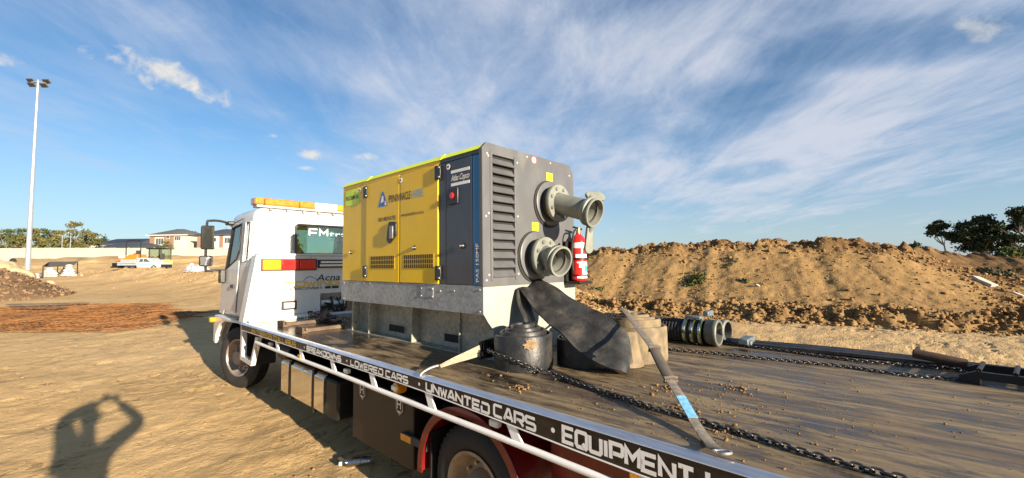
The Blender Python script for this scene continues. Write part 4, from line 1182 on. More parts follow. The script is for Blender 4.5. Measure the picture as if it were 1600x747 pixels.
def outlet(cx, cz, face_r, fl_y, fl_r, end, pr, ring_r):
    cover = obj('port_cover', MB().lathe([(face_r, 0), (face_r, .022), (face_r - .012, .028), (.14, .028), (.14, -.05)], (cx + .01, EY - .012, cz + .01), (0, -1, 0), 44), greyp, endp)
    obj('port_gasket', MB().lathe([(face_r + .016, 0), (face_r + .016, .010), (face_r - .010, .012)], (cx - .004, EY - .0125, cz + .002), (0, -1, 0), 44), darkm, cover)
    fl = obj('pipe_flange', MB().lathe([(pr, -.02), (fl_r, -.02), (fl_r + .003, -.015), (fl_r + .003, .022), (fl_r, .026), (pr, .026)], (cx, fl_y, cz), (0, -1, 0), 44), pipem, pump)
    obj('pipe_stub', MB().cyl((cx, EY + .02, cz), (cx, fl_y + .02, cz), pr * 1.15, 28), steelblk, fl)
    obj('back_flange', MB().lathe([(pr, 0), (fl_r * .95, 0), (fl_r * .95, .03), (pr, .03)], (cx, fl_y + .062, cz), (0, -1, 0), 40), steelblk, fl)
    for k in range(8):
        a = 2 * math.pi * (k + .5) / 8
        c = Vector((cx + math.cos(a) * fl_r * .80, fl_y - .026, cz + math.sin(a) * fl_r * .80))
        obj('flange_bolt', MB().cyl(c + Vector((0, .08, 0)), c + Vector((0, -.012, 0)), .012, 6).cyl(c, c + Vector((0, -.020, 0)), .019, 6), steel, fl)
    d = (Vector(end) - Vector((cx, fl_y, cz))); L = d.length; ax = d.normalized()
    p = MB().lathe([(pr, 0), (pr, L - .13), (ring_r * .93, L - .10), (ring_r, L - .085), (ring_r, L - .055), (ring_r * .93, L - .045), (ring_r * .93, L - .02), (ring_r * 1.0, L - .012), (ring_r * .98, L), (ring_r * .86, L), (ring_r * .82, L - .05), (pr * .9, L - .12), (pr * .88, L * .3)], (cx, fl_y, cz), ax, 44)
    obj('outlet_pipe', p, pipem, pump)
    obj('pipe_throat', MB().lathe([(pr * .89, L * .32), (.0001, L * .32)], (cx, fl_y, cz), ax, 30), steelblk, fl)
    obj('seal_ring', MB().lathe([(ring_r * .83, L - .045), (ring_r * .74, L - .055), (ring_r * .74, L - .075), (ring_r * .83, L - .08)], (cx, fl_y, cz), ax, 36), M('seal rubber', (.06, .055, .05), .7), fl)
    return Vector((cx, fl_y, cz)), ax, L
o1, a1_, L1 = outlet(3.66, 2.55, .245, 2.70, .20, (3.655, 2.235, 2.405), .112, .152)
o2, a2_, L2 = outlet(3.40, 1.97, .255, 2.69, .20, (3.375, 2.46, 1.915), .112, .155)
# coupling levers on the upper outlet
e = o1 + a1_ * (L1 - .06)
def paddle(c, along, acros, L, w0, w1, t):
    al = Vector(along).normalized(); ac = Vector(acros).normalized(); nn = al.cross(ac)
    pts = []
    for a in np.linspace(rad(90), rad(270), 7): pts.append((math.cos(a) * w0, math.sin(a) * w0))
    for a in np.linspace(rad(-90), rad(90), 9): pts.append((L + math.cos(a) * w1, math.sin(a) * w1))
    m = MB(); n = len(pts)
    f = lambda p, h: Vector(c) + al * p[0] + ac * p[1] + nn * h
    m.add([f(p, -t) for p in pts] + [f(p, t) for p in pts], [tuple(range(n)), tuple(range(2 * n - 1, n - 1, -1))] + [(i, (i + 1) % n, n + (i + 1) % n, n + i) for i in range(n)])
    return m
obj('coupling_lever', paddle(e + Vector((.02, .03, -.155)), (.03, .10, -1), (1, -.25, .0), .22, .035, .055, .016), pipem, pump, bevel=.006)
obj('coupling_lever', paddle(e + Vector((.03, .03, .165)), (1, -.25, .06), (.0, .55, .8), .15, .045, .060, .016), pipem, pump, bevel=.006)
obj('lever_link', MB().cyl(e + Vector((.02, .0, -.15)), e + Vector((.02, .03, -.20)), .022, 10).cyl(e + Vector((.0, .0, .13)), e + Vector((.05, .03, .17)), .022, 10), pipem, pump)
obj('hand_loop', MB().tube(crom([(3.83, EY - .02, 2.12), (3.80, EY - .05, 2.08), (3.79, EY - .06, 1.95), (3.80, EY - .05, 1.83), (3.84, EY - .02, 1.80)], 20), .010, 8), steelblk, pump)

# skid base
gb = MB()
gb.prism([(PX, 1.435), (PX + .02, 1.435), (PX + .02, Z0), (PX, Z0)], 'y', PY0 - .006, PY1 + .02)
gb.box(PX + .02, PXR - .02, PY0 + .03, PY1, 1.44, Z0 - .002)
sb = obj('skid_band', gb, galv, pump)
se = obj('skid_end', MB().prism([(PX + .001, 1.445), (PX + .06, 1.36), (PX + .13, 1.28), (PX + .13, DZ), (PXR, DZ), (PXR, Z0 - .012), (PX + .001, Z0 - .012)], 'y', PY0 - .008, PY0 + .02), M('pale galvanised end', (.30, .305, .27), .5, .15, var=.08, dirt=.2), pump)
pl_ = obj('cover_plate', MB().box(PX - .006, PX - .0005, 3.585, 3.81, 1.555, 1.665), galv, sb, bevel=.002)
for y, z in ((3.60, 1.57), (3.60, 1.65), (3.795, 1.57), (3.795, 1.65), (3.47, 1.63), (3.25, 1.64), (2.88, 1.66), (2.88, 1.46), (4.9, 1.68), (5.05, 1.68), (5.6, 1.67), (5.6, 1.46)):
    obj('band_bolt', MB().lathe([(.0001, .008), (.010, .006), (.012, 0)], (PX - (.006 if 3.5 < y < 3.9 else 0), y, z), (-1, 0, 0), 8), steel, sb)
BX_ = 2.79
bs = obj('skid_base', MB().box(BX_ + .125, PXR - .12, PY0 + .03, PY1 - .05, DZ + .012, 1.438), galvb, pump)
obj('foot_flange', MB().box(BX_ - .005, BX_ + .125, PY0 + .02, PY1 + .10, DZ + .001, DZ + .012), galvb, bs)
for y in (5.62, 5.17, 4.18):
    obj('gusset', MB().prism([(BX_, DZ + .012), (BX_ + .124, DZ + .012), (BX_ + .124, 1.434), (BX_ + .02, 1.434), (BX_ + .005, 1.30)], 'y', y, y + .014), galvb, bs)
obj('base_panel', MB().box(BX_ + .03, BX_ + .124, PY0 + .021, 3.33, DZ + .013, 1.437), galvb, bs)
obj('gusset', MB().prism([(BX_, DZ + .012), (BX_ + .124, DZ + .012), (BX_ + .124, 1.434), (BX_ + .02, 1.434), (BX_ + .005, 1.30)], 'y', 3.332, 3.346), galvb, bs)
for y0, y1 in ((4.50, 4.86), (3.40, 3.72)):
    obj('fork_pocket', MB().box(BX_ + .121, BX_ + .1245, y0, y1, 1.065, 1.15), darkm, bs)
    obj('pocket_rim', MB().box(BX_ + .114, BX_ + .1245, y0 - .012, y1 + .012, 1.151, 1.162).box(BX_ + .114, BX_ + .1245, y1, y1 + .012, 1.065, 1.15).box(BX_ + .114, BX_ + .1245, y0 - .012, y0, 1.065, 1.15), galvb, bs)

# ================================================================== FIRE EXTINGUISHER
EX = Vector((4.035, 2.70, 1.70))
ext = thing('fire_extinguisher', 'red fire extinguisher with white labels mounted at the corner of the grey pump end', 'fire extinguisher', EX)
obj('body', MB().lathe([(.0001, 0), (.075, 0), (.086, .012), (.088, .03), (.088, .42), (.082, .46), (.060, .50), (.030, .53), (.028, .55), (.0001, .55)], EX, (0, 0, 1), 28), extred, ext)
def wrap(name, z0, z1, a0, a1, mat, r=.0895):
    m = MB(); aa = np.linspace(rad(a0), rad(a1), 12)
    vs = [(EX.x + r * math.cos(a), EX.y + r * math.sin(a), EX.z + z) for z in (z0, z1) for a in aa]
    m.add(vs, [(i, i + 1, 13 + i, 12 + i) for i in range(11)], True)
    return obj(name, m, mat, ext)
wrap('label', .37, .43, 150, 330, labelw)
wrap('label', .26, .30, 190, 290, labelw); wrap('label', .20, .215, 200, 300, labelw)
wrap('label', .15, .24 - .03, 215, 300, labelw); l2 = wrap('label', .07, .19, 240, 320, labelw, .0905)
wrap('green_panel', .10, .17, 255, 300, teal, .0915)
wrap('label', .03, .055, 200, 310, labelw)
obj('band', MB().lathe([(.090, .235), (.094, .235), (.094, .258), (.090, .258)], EX, (0, 0, 1), 28, closed=True), steelblk, ext)
obj('band', MB().lathe([(.090, .055), (.094, .055), (.094, .072), (.090, .072)], EX, (0, 0, 1), 28, closed=True), steelblk, ext)
hv = MB().cyl(EX + Vector((0, 0, .55)), EX + Vector((0, 0, .60)), .025, 12)
obj('valve', hv, M('brass', (.5, .36, .12), .35, .8), ext)
obj('valve_handle', MB().hexa([tuple(EX + Vector(p)) for p in ((-.09, -.015, .60), (.06, -.015, .58), (.06, .015, .58), (-.09, .015, .60), (-.09, -.015, .615), (.06, -.015, .60), (.06, .015, .60), (-.09, .015, .615))])
    .hexa([tuple(EX + Vector(p)) for p in ((-.07, -.012, .57), (.02, -.012, .572), (.02, .012, .572), (-.07, .012, .57), (-.07, -.012, .58), (.02, -.012, .582), (.02, .012, .582), (-.07, .012, .58))]), steelblk, ext)
obj('hose', MB().tube(crom([EX + Vector(p) for p in ((-.03, 0, .575), (-.10, -.02, .57), (-.135, -.02, .50), (-.135, 0, .35), (-.125, 0, .15), (-.11, 0, .10))], 24), .011, 8), plasticblk, ext)
obj('bracket', MB().box(EX.x - .12, EX.x + .12, EX.y + .09, EX.y + .125, EX.z - .02, EX.z + .45).box(EX.x - .12, EX.x + .12, EX.y - .09, EX.y + .125, EX.z - .035, EX.z - .002), steelblk, ext, bevel=.004)
# ================================================================== LOAD ON THE DECK
def on_plane_z(u, v, z):
    d = ray(u, v); return CAM_P + d * ((z - CAM_P.z) / d.z)
def on_vplane(u, v, p, q):
    """photo ray against the upright plane through two ground points"""
    n = Vector((q[1] - p[1], p[0] - q[0], 0)); d = ray(u, v)
    return CAM_P + d * ((Vector((p[0], p[1], 0)) - CAM_P).dot(n) / d.dot(n))

def coil(mb, c, r0, r1, turns, h, t=.020, lift=.05, ph=0.0, z=DZ, wob=.006, step=0.0):
    n = int(turns * 40); A = []
    for i in range(n + 1):
        u = i / n; a = ph + u * turns * 2 * math.pi
        r = r1 + (r0 - r1) * u + wob * math.sin(a * 3 + ph)
        zt = z + h + lift * u ** 1.3 + .006 * math.sin(a * 2) - step * max(0.0, min(1.0, (2 * math.pi * 1.05 - (a - ph)) / .35))
        A.append((a, r, zt))
    vs = []
    for a, r, zt in A:
        for rr_, zz in ((r, z + .002), (r + .002, z + .02), (r, zt - .012), (r - t * .25, zt), (r - t * .75, zt), (r - t, zt - .012), (r - t, z + .002)):
            vs.append((c[0] + rr_ * math.cos(a), c[1] + rr_ * math.sin(a), zz))
    m = 7
    fs = [(i * m + k, (i + 1) * m + k, (i + 1) * m + (k + 1) % m, i * m + (k + 1) % m) for i in range(n) for k in range(m)]
    fs += [tuple(range(m)), tuple(range(n * m + m - 1, n * m - 1, -1))]
    mb.add(vs, fs, True)
    return mb

R1 = (2.83, 2.485)
roll = thing('hose_roll', 'black rubber hose coiled up tight on the deck nearest the pump end', 'hose roll', (R1[0], R1[1], DZ), group='coiled discharge hoses on the deck')
obj('coil', coil(MB(), R1, .085, .275, 3.6, .30, t=.034, lift=.085, ph=2.5, step=.012, wob=.004), hosem, roll)
mp = MB(); mv = [(0, 0)] + [(math.cos(k / 18 * 6.283) * (.055 + .02 * math.sin(k * 2.3) + .012 * math.cos(k * 5.1)), math.sin(k / 18 * 6.283) * (.040 + .014 * math.sin(k * 3.1))) for k in range(18)]
mp.add([(R1[0] + .2785 * math.cos(rad(231) + p[0] / .2785), R1[1] + .2785 * math.sin(rad(231) + p[0] / .2785), 1.235 + p[1]) for p in mv], [(0, i + 1, (i + 1) % 18 + 1) for i in range(18)], True)
obj('mud_patch', mp, M('dried mud', (.20, .135, .075), .95, var=.3, scale=30, bump=.5), roll)
R2 = (3.27, 2.12)
flat = thing('hose_roll', 'black hose coil lying under its own wide flap that slopes over the top', 'hose roll', (R2[0], R2[1], DZ), group='coiled discharge hoses on the deck')
obj('coil', coil(MB(), R2, .10, .275, 4.5, .235, t=.024, lift=.02, ph=.8), hosem, flat)
obj('flap', ribbon(MB(), [(2.98, 2.62, 1.34), (3.03, 2.74, 1.52), (3.09, 2.79, 1.655), (3.085, 2.68, 1.56), (3.02, 2.44, 1.41), (2.96, 2.17, 1.275), (2.93, 1.94, 1.155), (2.97, 1.70, 1.075), (3.03, 1.64, 1.04), (3.10, 1.66, 1.012)],
                     [(3.20, 2.66, 1.34), (3.27, 2.78, 1.56), (3.38, 2.80, 1.71), (3.40, 2.70, 1.70), (3.42, 2.44, 1.59), (3.41, 2.22, 1.50), (3.38, 2.04, 1.44), (3.35, 1.79, 1.32), (3.33, 1.73, 1.20), (3.30, 1.70, 1.06)], .022, n=70, w=12, bulge=.012, wrinkle=.011), flapm, flat)
obj('fold', ribbon(MB(), [(3.26, 1.82, 1.004), (3.32, 1.715, 1.004), (3.42, 1.68, 1.004), (3.53, 1.74, 1.004), (3.50, 1.92, 1.004)],
                     [(3.36, 1.86, 1.27), (3.42, 1.80, 1.285), (3.47, 1.76, 1.28), (3.54, 1.80, 1.27), (3.50, 1.95, 1.27)], .020, n=30, w=5), hoset, flat)
R3 = (3.76, 1.90)
roll3 = thing('hose_roll', 'tan mud-caked hose coil standing on the deck behind the black flap', 'hose roll', (R3[0], R3[1], DZ), group='coiled discharge hoses on the deck')
obj('coil', coil(MB(), R3, .10, .315, 4.2, .36, t=.036, lift=.07, ph=2.6, wob=.004, step=.05), hoset, roll3)

# straps -----------------------------------------------------------------
def flat_strap(pts, w, t, n, up=Vector((0, 0, 1))):
    C_ = crom(pts, n); ea = []; eb = []
    for i in range(n):
        d = (C_[min(i + 1, n - 1)] - C_[max(i - 1, 0)]).normalized()
        s = d.cross(up).normalized() * w / 2
        ea.append(C_[i] - s); eb.append(C_[i] + s)
    return ea, eb
SP, SQ = (3.62, 1.92), (2.07, .63)
spx = [(980, 489.5), (990, 502), (1004, 521), (1022, 546), (1034, 570), (1047, 594), (1061, 615), (1075, 640), (1094, 672), (1113, 696), (1127, 709)]
sp = [on_vplane(u, v, SP, SQ) for u, v in spx]
sp[-1].z = max(sp[-1].z, 1.035)
strap = thing('tie_down_strap', 'grey ratchet strap with a blue label running from the tan coil to the rail', 'strap', sp[-1])
ea, eb = flat_strap([Vector((3.80, 2.05, 1.45)), Vector((3.68, 1.97, 1.452))] + sp, .052, .004, 40)
obj('webbing', ribbon(MB(), ea, eb, .006, n=60, w=3), webm, strap)
ea, eb = flat_strap([p + Vector((0, 0, .008)) for p in sp[3:6]], .064, .02, 8)
obj('sleeve', ribbon(MB(), ea, eb, .022, n=14, w=4), M('sleeve webbing', (.085, .070, .058), .8, var=.2), strap)
for p in (sp[3], sp[5]):
    obj('sleeve_loop', MB().tube([p + Vector((.036, -.030, .012)), p + Vector((.01, -.01, .022)), p + Vector((-.03, .026, .016)), p + Vector((-.03, .026, -.006)), p + Vector((.036, -.030, -.008))], .011, 8), M('loop webbing', (.10, .08, .06), .85), strap)
ea, eb = flat_strap([p + Vector((0, 0, .0055)) for p in (sp[6].lerp(sp[7], .2), sp[7], sp[7].lerp(sp[8], .45))], .053, .004, 6)
lab = obj('label', ribbon(MB(), ea, eb, .002, n=8, w=2), bluelab, strap)
hk = MB(); e_ = sp[-1]; dv = (sp[-1] - sp[-2]).normalized(); sv = dv.cross(Vector((0, 0, 1))).normalized()
hk.tube(crom([e_ - sv * .032, e_ + dv * .02 - sv * .034, e_ + dv * .05 - sv * .02, e_ + dv * .055 + sv * .02, e_ + dv * .02 + sv * .034, e_ + sv * .032, e_ - sv * .032], 26), .0065, 8)
obj('hook', hk, steel, strap)

strap2 = thing('tie_down_strap', 'short tan strap hooked on the rail below the pump skid with a dark ratchet', 'strap', (2.1, 2.86, DZ))
wa = [Vector((2.17, 2.845, 1.065)), Vector((2.30, 2.83, 1.085)), Vector((2.45, 2.82, 1.10)), Vector((2.62, 2.81, 1.12))]
obj('webbing', ribbon(MB(), [p + Vector((0, 0, .008 + .055 * i / 3)) for i, p in enumerate(wa)], [p + Vector((0, -.02, -.012 - .02 * i / 3)) for i, p in enumerate(wa)], .006, n=20, w=4), webt, strap2)
obj('hook', MB().tube(crom([(2.012, 2.89, 1.005), (2.025, 2.885, 1.030), (2.09, 2.865, 1.06), (2.16, 2.85, 1.07)], 16), .010, 8), steel, strap2)
rb = MB()
rb.hexa([tuple(Vector(p)) for p in ((2.58, 2.80, 1.05), (2.74, 2.79, 1.05), (2.74, 2.83, 1.05), (2.58, 2.84, 1.05), (2.60, 2.79, 1.20), (2.76, 2.78, 1.22), (2.76, 2.82, 1.22), (2.60, 2.83, 1.20))])
rb.cyl((2.60, 2.76, 1.10), (2.60, 2.86, 1.10), .022, 10).cyl((2.72, 2.76, 1.18), (2.72, 2.86, 1.18), .018, 10)
rb.box(2.60, 2.66, 2.765, 2.772, 1.06, 1.22)
obj('ratchet', rb, steelblk, strap2)

# chains -----------------------------------------------------------------
def link_mesh(L, w, r):
    pts = []
    s = L / 2 - w / 2
    for a in np.linspace(-90, 90, 6): pts.append((s + math.cos(rad(a)) * w / 2, math.sin(rad(a)) * w / 2, 0))
    for a in np.linspace(90, 270, 6): pts.append((-s + math.cos(rad(a)) * w / 2, math.sin(rad(a)) * w / 2, 0))
    mb = MB().tube(pts, r, 6, closed=True)
    return mesh_of('link', mb, chainm)
LM = link_mesh(.047, .030, .0054)
def chain(label, pts, pitch=.0335, group='chains lying along the deck'):
    dense = crom(pts, 400)
    L = sum((b - a).length for a, b in zip(dense, dense[1:]))
    n = int(L / pitch); C_ = crom(pts, n + 1)
    root = thing('chain', label, 'chain', C_[0], group=group)
    for i in range(n):
        a, b = C_[i], C_[i + 1]; d = (b - a).normalized()
        s = d.cross(Vector((0, 0, 1))).normalized(); u = s.cross(d)
        tw = rad(38) * (1 if i % 2 else -1) + rng.normal(0, .12)
        y = s * math.cos(tw) + u * math.sin(tw); z = d.cross(y)
        o = bpy.data.objects.new('link', LM); COL.objects.link(o); o.parent = root
        mt = Matrix((d, y, z)).transposed().to_4x4(); mt.translation = (a + b) / 2 - C_[0]
        o.matrix_local = mt
    return root
zc_ = DZ + .016
c1 = [Vector((2.70, 2.80, 1.13)), Vector((2.56, 2.65, 1.147)), Vector((2.553, 2.378, 1.121)), Vector((2.635, 2.25, 1.066)), Vector((2.705, 2.05, 1.024))] + \
     [on_plane_z(u, v, zc_) for u, v in ((911, 602), (971, 621), (1030, 640), (1074, 651.5), (1160, 677), (1220, 695), (1266, 709.5), (1330, 727), (1404, 746), (1470, 764))]
chain('long dark chain winding down the open deck from the strap ratchet past the blue label', c1)
c2 = [on_plane_z(u, v, zc_) for u, v in ((1030, 543), (1054.6, 546.4), (1110, 551), (1173.6, 557.9), (1250, 565), (1327, 573.3), (1410, 585), (1495, 592))]
chain('dark chain crossing the bare deck, nearer of the pair by the black hose', c2)
c3 = [on_plane_z(u, v, zc_) for u, v in ((1040, 527), (1085, 533), (1130, 537), (1173.6, 541.8), (1250, 551), (1327, 561.8), (1420, 570), (1495, 577), (1515, 586), (1495, 592))]
chain('dark chain lying against the black hose, farther of the pair', c3)

# ribbed suction hose with clamps and couplings ----------------------------
sh = thing('suction_hose', 'black ribbed suction hose with three bright clamps and a grey end ring', 'hose', (4.78, 1.45, DZ))
prof = []
for i in range(34):
    h = i * .036
    prof += [(.118, h), (.130, h + .009), (.130, h + .022), (.118, h + .030)]
obj('ribbed_tube', MB().lathe(prof, (4.76, 1.60, 1.137), (.02, 1, 0), 36), rubber, sh)
for h in (1.60, 1.68, 1.76):
    cl = obj('clamp', MB().lathe([(.134, 0), (.138, .002), (.138, .026), (.134, .028)], (4.76, h, 1.137), (0, 1, 0), 36), chrome, sh)
    obj('clamp_bolt', MB().box(4.72, 4.78, h + .002, h + .026, 1.27, 1.30), steel, cl)
    obj('green_mark', MB().lathe([(.1335, 0), (.1335, .008)], (4.76, h - .012, 1.137), (0, 1, 0), 36), M('green tape', (.06, .16, .03), .6), sh)
obj('end_ring', MB().lathe([(.115, .13), (.125, .11), (.130, .10), (.130, .05), (.140, .042), (.144, .025), (.140, .008), (.130, 0), (.112, .004), (.105, .05), (.105, .12)], (4.76, 1.44, 1.145), (0, 1, 0), 40), M('dull grey ring', (.12, .122, .105), .55, .1, var=.2, dirt=.3, dirtcol=(.12, .095, .06)), sh)
obj('tube_throat', MB().lathe([(.106, .06), (.0001, .10)], (4.76, 1.44, 1.145), (0, 1, 0), 30), darkm, sh)
fit = thing('hose_fitting', 'grey ring coupling with clamp levers lying behind the ribbed suction hose', 'coupling', (5.08, 1.42, DZ))
obj('ring', MB().lathe([(.105, 0), (.122, .01), (.126, .03), (.122, .06), (.11, .08), (.11, .26), (.10, .26), (.10, 0)], (4.98, 1.42, 1.14), (.1, 1, 0), 36, closed=True), M('dull grey ring', (.12, .122, .105), .55), fit)
lv = M('blue grey cast lever', (.12, .145, .16), .5, .2, var=.15)
obj('lever', MB().box(4.66, 4.74, 1.60, 1.76, 1.285, 1.315).box(4.80, 4.98, 1.56, 1.62, 1.30, 1.36), lv, fit, bevel=.01)
obj('lever', MB().box(4.86, 5.14, 1.20, 1.30, 1.03, 1.09).box(4.90, 4.98, 1.18, 1.22, 1.02, 1.07), lv, fit, bevel=.01)
# black lay-flat hoses along the far rail and the rusty gear at the tail
fh = [[(5.02, 2.4), (4.98, 1.4), (5.03, .55), (5.05, -.1), (4.9, -.7), (4.8, -1.6)], [(5.14, 2.4), (5.13, 1.3), (5.17, .5), (5.16, -.1), (5.05, -.8), (4.95, -1.6)]]
for i, (pts, lb_) in enumerate(zip(fh, ('flat black hose stretched along the deck beside the farther chain', 'flat black hose stretched right along the far rail'))):
    ea = [Vector((x - .055, y, DZ + .018 + .004 * math.sin(y * 5))) for x, y in pts]; eb = [Vector((x + .055, y, DZ + .022 + .004 * math.sin(y * 4))) for x, y in pts]
    mb = ribbon(MB(), ea, eb, .026, n=50, w=5)
    solo('flat_hose', mb, hosem, lb_, 'hose', (pts[2][0], pts[2][1], DZ), group='flat hoses by the far rail')
tp = MB(); P0 = Vector((4.88, -.03, 1.115)); P1 = Vector((4.86, -.34, 1.075))
tp.tube([P0, P0.lerp(P1, .03), P0.lerp(P1, .5), P1], [.030, .038, .040, .036], 12)
solo('timber_chock', tp, M('dark timber', (.060, .032, .020), .8, var=.4, scale=14, bump=.4, stretch=(1, .2, 1)), 'dark brown round timber lying on the flat hoses near the deck tail', 'timber', P0)
rp_ = thing('loading_ramp', 'black steel ramp with open rungs lying at the right end of the deck', 'ramp', (4.5, -.6, DZ))
d_ = Vector((-.16, -1, 0)).normalized(); s_v = Vector((1, -.16, 0)).normalized()
b0 = Vector((4.52, -.27, DZ))
for k in (0, 1):
    q = b0 + s_v * (.34 * k)
    p_ = [q + Vector((0, 0, .03)), q + d_ * .10 + Vector((0, 0, .07)), q + d_ * 1.9 + Vector((0, 0, .09))]
    mb = MB()
    for i in range(2):
        a, b = p_[i], p_[i + 1]; w = s_v * .02
        mb.hexa([tuple(v) for v in (a - w + Vector((0, 0, -.03)), a + w + Vector((0, 0, -.03)), b + w + Vector((0, 0, -.10)), b - w + Vector((0, 0, -.10)), a - w + Vector((0, 0, .02)), a + w + Vector((0, 0, .02)), b + w + Vector((0, 0, .03)), b - w + Vector((0, 0, .03)))])
    obj('ramp_rail', mb, steelblk, rp_)
for i in range(11):
    q = b0 + d_ * (.10 + .17 * i) + Vector((0, 0, .10))
    obj('rung', MB().tube([q, q + s_v * .34], .014, 6), steelblk, rp_)
# two rusty channel bars and a chain heap at the front of the deck
for (y0, x0, x1, lb_) in ((6.90, 2.32, 3.25, 'rusty steel channel bar lying across the deck nearest the white headboard'), (6.02, 2.26, 2.86, 'rusty steel channel bar butted against the pump skid corner')):
    br = thing('channel_bar', lb_, 'steel bar', (x0, y0, DZ), group='rusty bars in front of the headboard')
    obj('bar', MB().box(x0, x1, y0 - .03, y0 + .03, DZ + .042, DZ + .050).box(x0, x1, y0 - .03, y0 - .022, DZ + .003, DZ + .042).box(x0, x1, y0 + .022, y0 + .03, DZ + .003, DZ + .042), rustdk, br)
    obj('end_plate', MB().box(x0 - .03, x0 - .018, y0 - .13, y0 + .11, DZ + .002, DZ + .085).box(x0 - .018, x0 + .05, y0 - .12, y0 - .105, DZ + .002, DZ + .075).box(x0 - .018, x0 + .05, y0 + .085, y0 + .10, DZ + .002, DZ + .075), rustdk, br)
    obj('end_pin', MB().cyl((x0 + .02, y0 - .16, DZ + .06), (x0 + .02, y0 + .14, DZ + .06), .02, 10), rustdk, br)
hp_ = [Vector((3.02 + .26 * math.cos(k * 1.9) * (1 - k / 46), 7.10 + .30 * math.sin(k * 1.3), DZ + .03 + .10 * abs(math.sin(k * .7)) * (1 - abs(k - 20) / 24))) for k in range(40)]
chain('heap of dark chain piled on the deck below the winch opening', hp_ + [Vector((2.95, 6.5, 1.05)), Vector((2.86, 6.2, 1.12)), Vector((2.84, 5.85, 1.10)), Vector((2.84, 5.6, 1.12))], pitch=.06)
# crumbs of earth on the deck
n = 1100
k_ = rng.random(n)
cx_ = np.where(k_ < .5, rng.normal(2.75, .42, n), rng.uniform(2.15, 4.3, n)); cy_ = np.where(k_ < .5, rng.normal(.95, .40, n), rng.uniform(-.8, 2.6, n))
ok = (cx_ > 2.12) & (cx_ < 4.9) & (cy_ < 2.75)
gs = (rng.gamma(1.1, .0017, n) + .0012)[ok]
clod_mesh('deck_crumbs', np.stack([cx_[ok], cy_[ok], DZ + gs * .4], -1), gs, clodmat, flat=.7)
n = 210
ctr = np.array([(2.62, 1.02), (2.95, 1.28), (2.42, .72), (2.30, 2.05), (3.3, .9)])[rng.integers(0, 5, n)]
cc_ = ctr + rng.normal(0, .045, (n, 2)); gs = np.clip(rng.gamma(1.6, .0028, n) + .002, 0, .011)
clod_mesh('deck_clods', np.concatenate([cc_, (DZ + gs * .6)[:, None]], 1), gs, clodmat)

# ================================================================== YARD OBJECTS
def gz(x, y): return float(ground_h(np.array([x]), np.array([y]))[0])
def spot(u, Z, v=420):
    p = at(u, v, Z); return Vector((p.x, p.y, gz(p.x, p.y)))
# plastic bottle
bp = on_ground(556, 712, -.18); bp.z = gz(bp.x, bp.y)
bt = thing('plastic_bottle', 'clear crushed plastic bottle lying on the shaded ground by the toolbox', 'bottle', bp)
ax = Vector((.75, -.65, .06)).normalized()
clearp = glass_mat('clear plastic', (.86, .90, .95), .42, .08)
obj('body', MB().lathe([(r_ * 1.35, h_ * 1.35) for r_, h_ in [(.0001, -.12), (.030, -.12), (.036, -.11), (.036, -.05), (.031, -.045), (.036, -.04), (.034, .02), (.037, .05), (.026, .08), (.013, .10), (.013, .115)]], bp + Vector((0, 0, .035)), -ax, 18), clearp, bt)
obj('cap', MB().lathe([(r_ * 1.35, h_ * 1.35) for r_, h_ in [(.0155, .105), (.0155, .128), (.0001, .128)]], bp + Vector((0, 0, .035)), -ax, 14), M('bottle cap', (.55, .62, .70), .5), bt)

# light tower pole
pb = spot(43, 38)
pole = thing('light_pole', 'tall galvanised pole with four floodlights on a cross arm', 'light pole', pb)
tipz = at(58, 122, 38).z
tip = at(58.5, 122, 38); tip.x, tip.y = pb.x, pb.y
obj('shaft', MB().lathe([(.20, 0), (.195, .3), (.085, tipz - pb.z), (.0001, tipz - pb.z + .02)], pb, (0, 0, 1), 20), polem, pole)
obj('base_plate', MB().lathe([(.36, 0), (.36, .05), (.26, .05)], pb, (0, 0, 1), 20), polem, pole)
rt = Vector((.68, -.733, 0)).normalized(); fw = Vector((.733, .68, 0))
tp_ = Vector((pb.x, pb.y, tipz))
obj('cross_arm', MB().box(-.001, .001, -.001, .001, -.001, .001).tube([tp_ - rt * .6 + Vector((0, 0, .10)), tp_ + Vector((0, 0, .15)), tp_ + rt * .7 + Vector((0, 0, .0))], .045, 8).tube([tp_ - Vector((0, 0, .1)), tp_ + Vector((0, 0, .30))], .07, 8), polem, pole)
for sx, dz in ((-.68, .24), (-.56, -.14), (.80, .16), (.58, -.22)):
    c = tp_ + rt * sx + Vector((0, 0, dz))
    n_ = (Vector((0, 0, -1)) * .6 - fw * .6).normalized(); uu = rt; vv = n_.cross(uu)
    pts = [c + uu * a * .30 + vv * b * .20 + n_ * d for d in (-.05, .06) for a, b in ((-1, -1), (1, -1), (1, 1), (-1, 1))]
    fl_ = obj('floodlight', MB().hexa([tuple(p) for p in pts]), M('lamp body', (.12, .12, .125), .5, .3), pole)
    for k in (-1, 0, 1):
        q = c + uu * k * .195 + n_ * .065
        obj('lamp_glass', MB().hexa([tuple(q + uu * a * .085 + vv * b * .17 + n_ * d) for d in (0, .012) for a, b in ((-1, -1), (1, -1), (1, 1), (-1, 1))]), M('lamp glass', (.03, .03, .035), .1, 0), fl_)
    obj('lamp_yoke', MB().tube([c - uu * .3, c - uu * .3 - n_ * .12, tp_ + rt * sx * .8 + Vector((0, 0, .08))], .02, 6), polem, fl_)

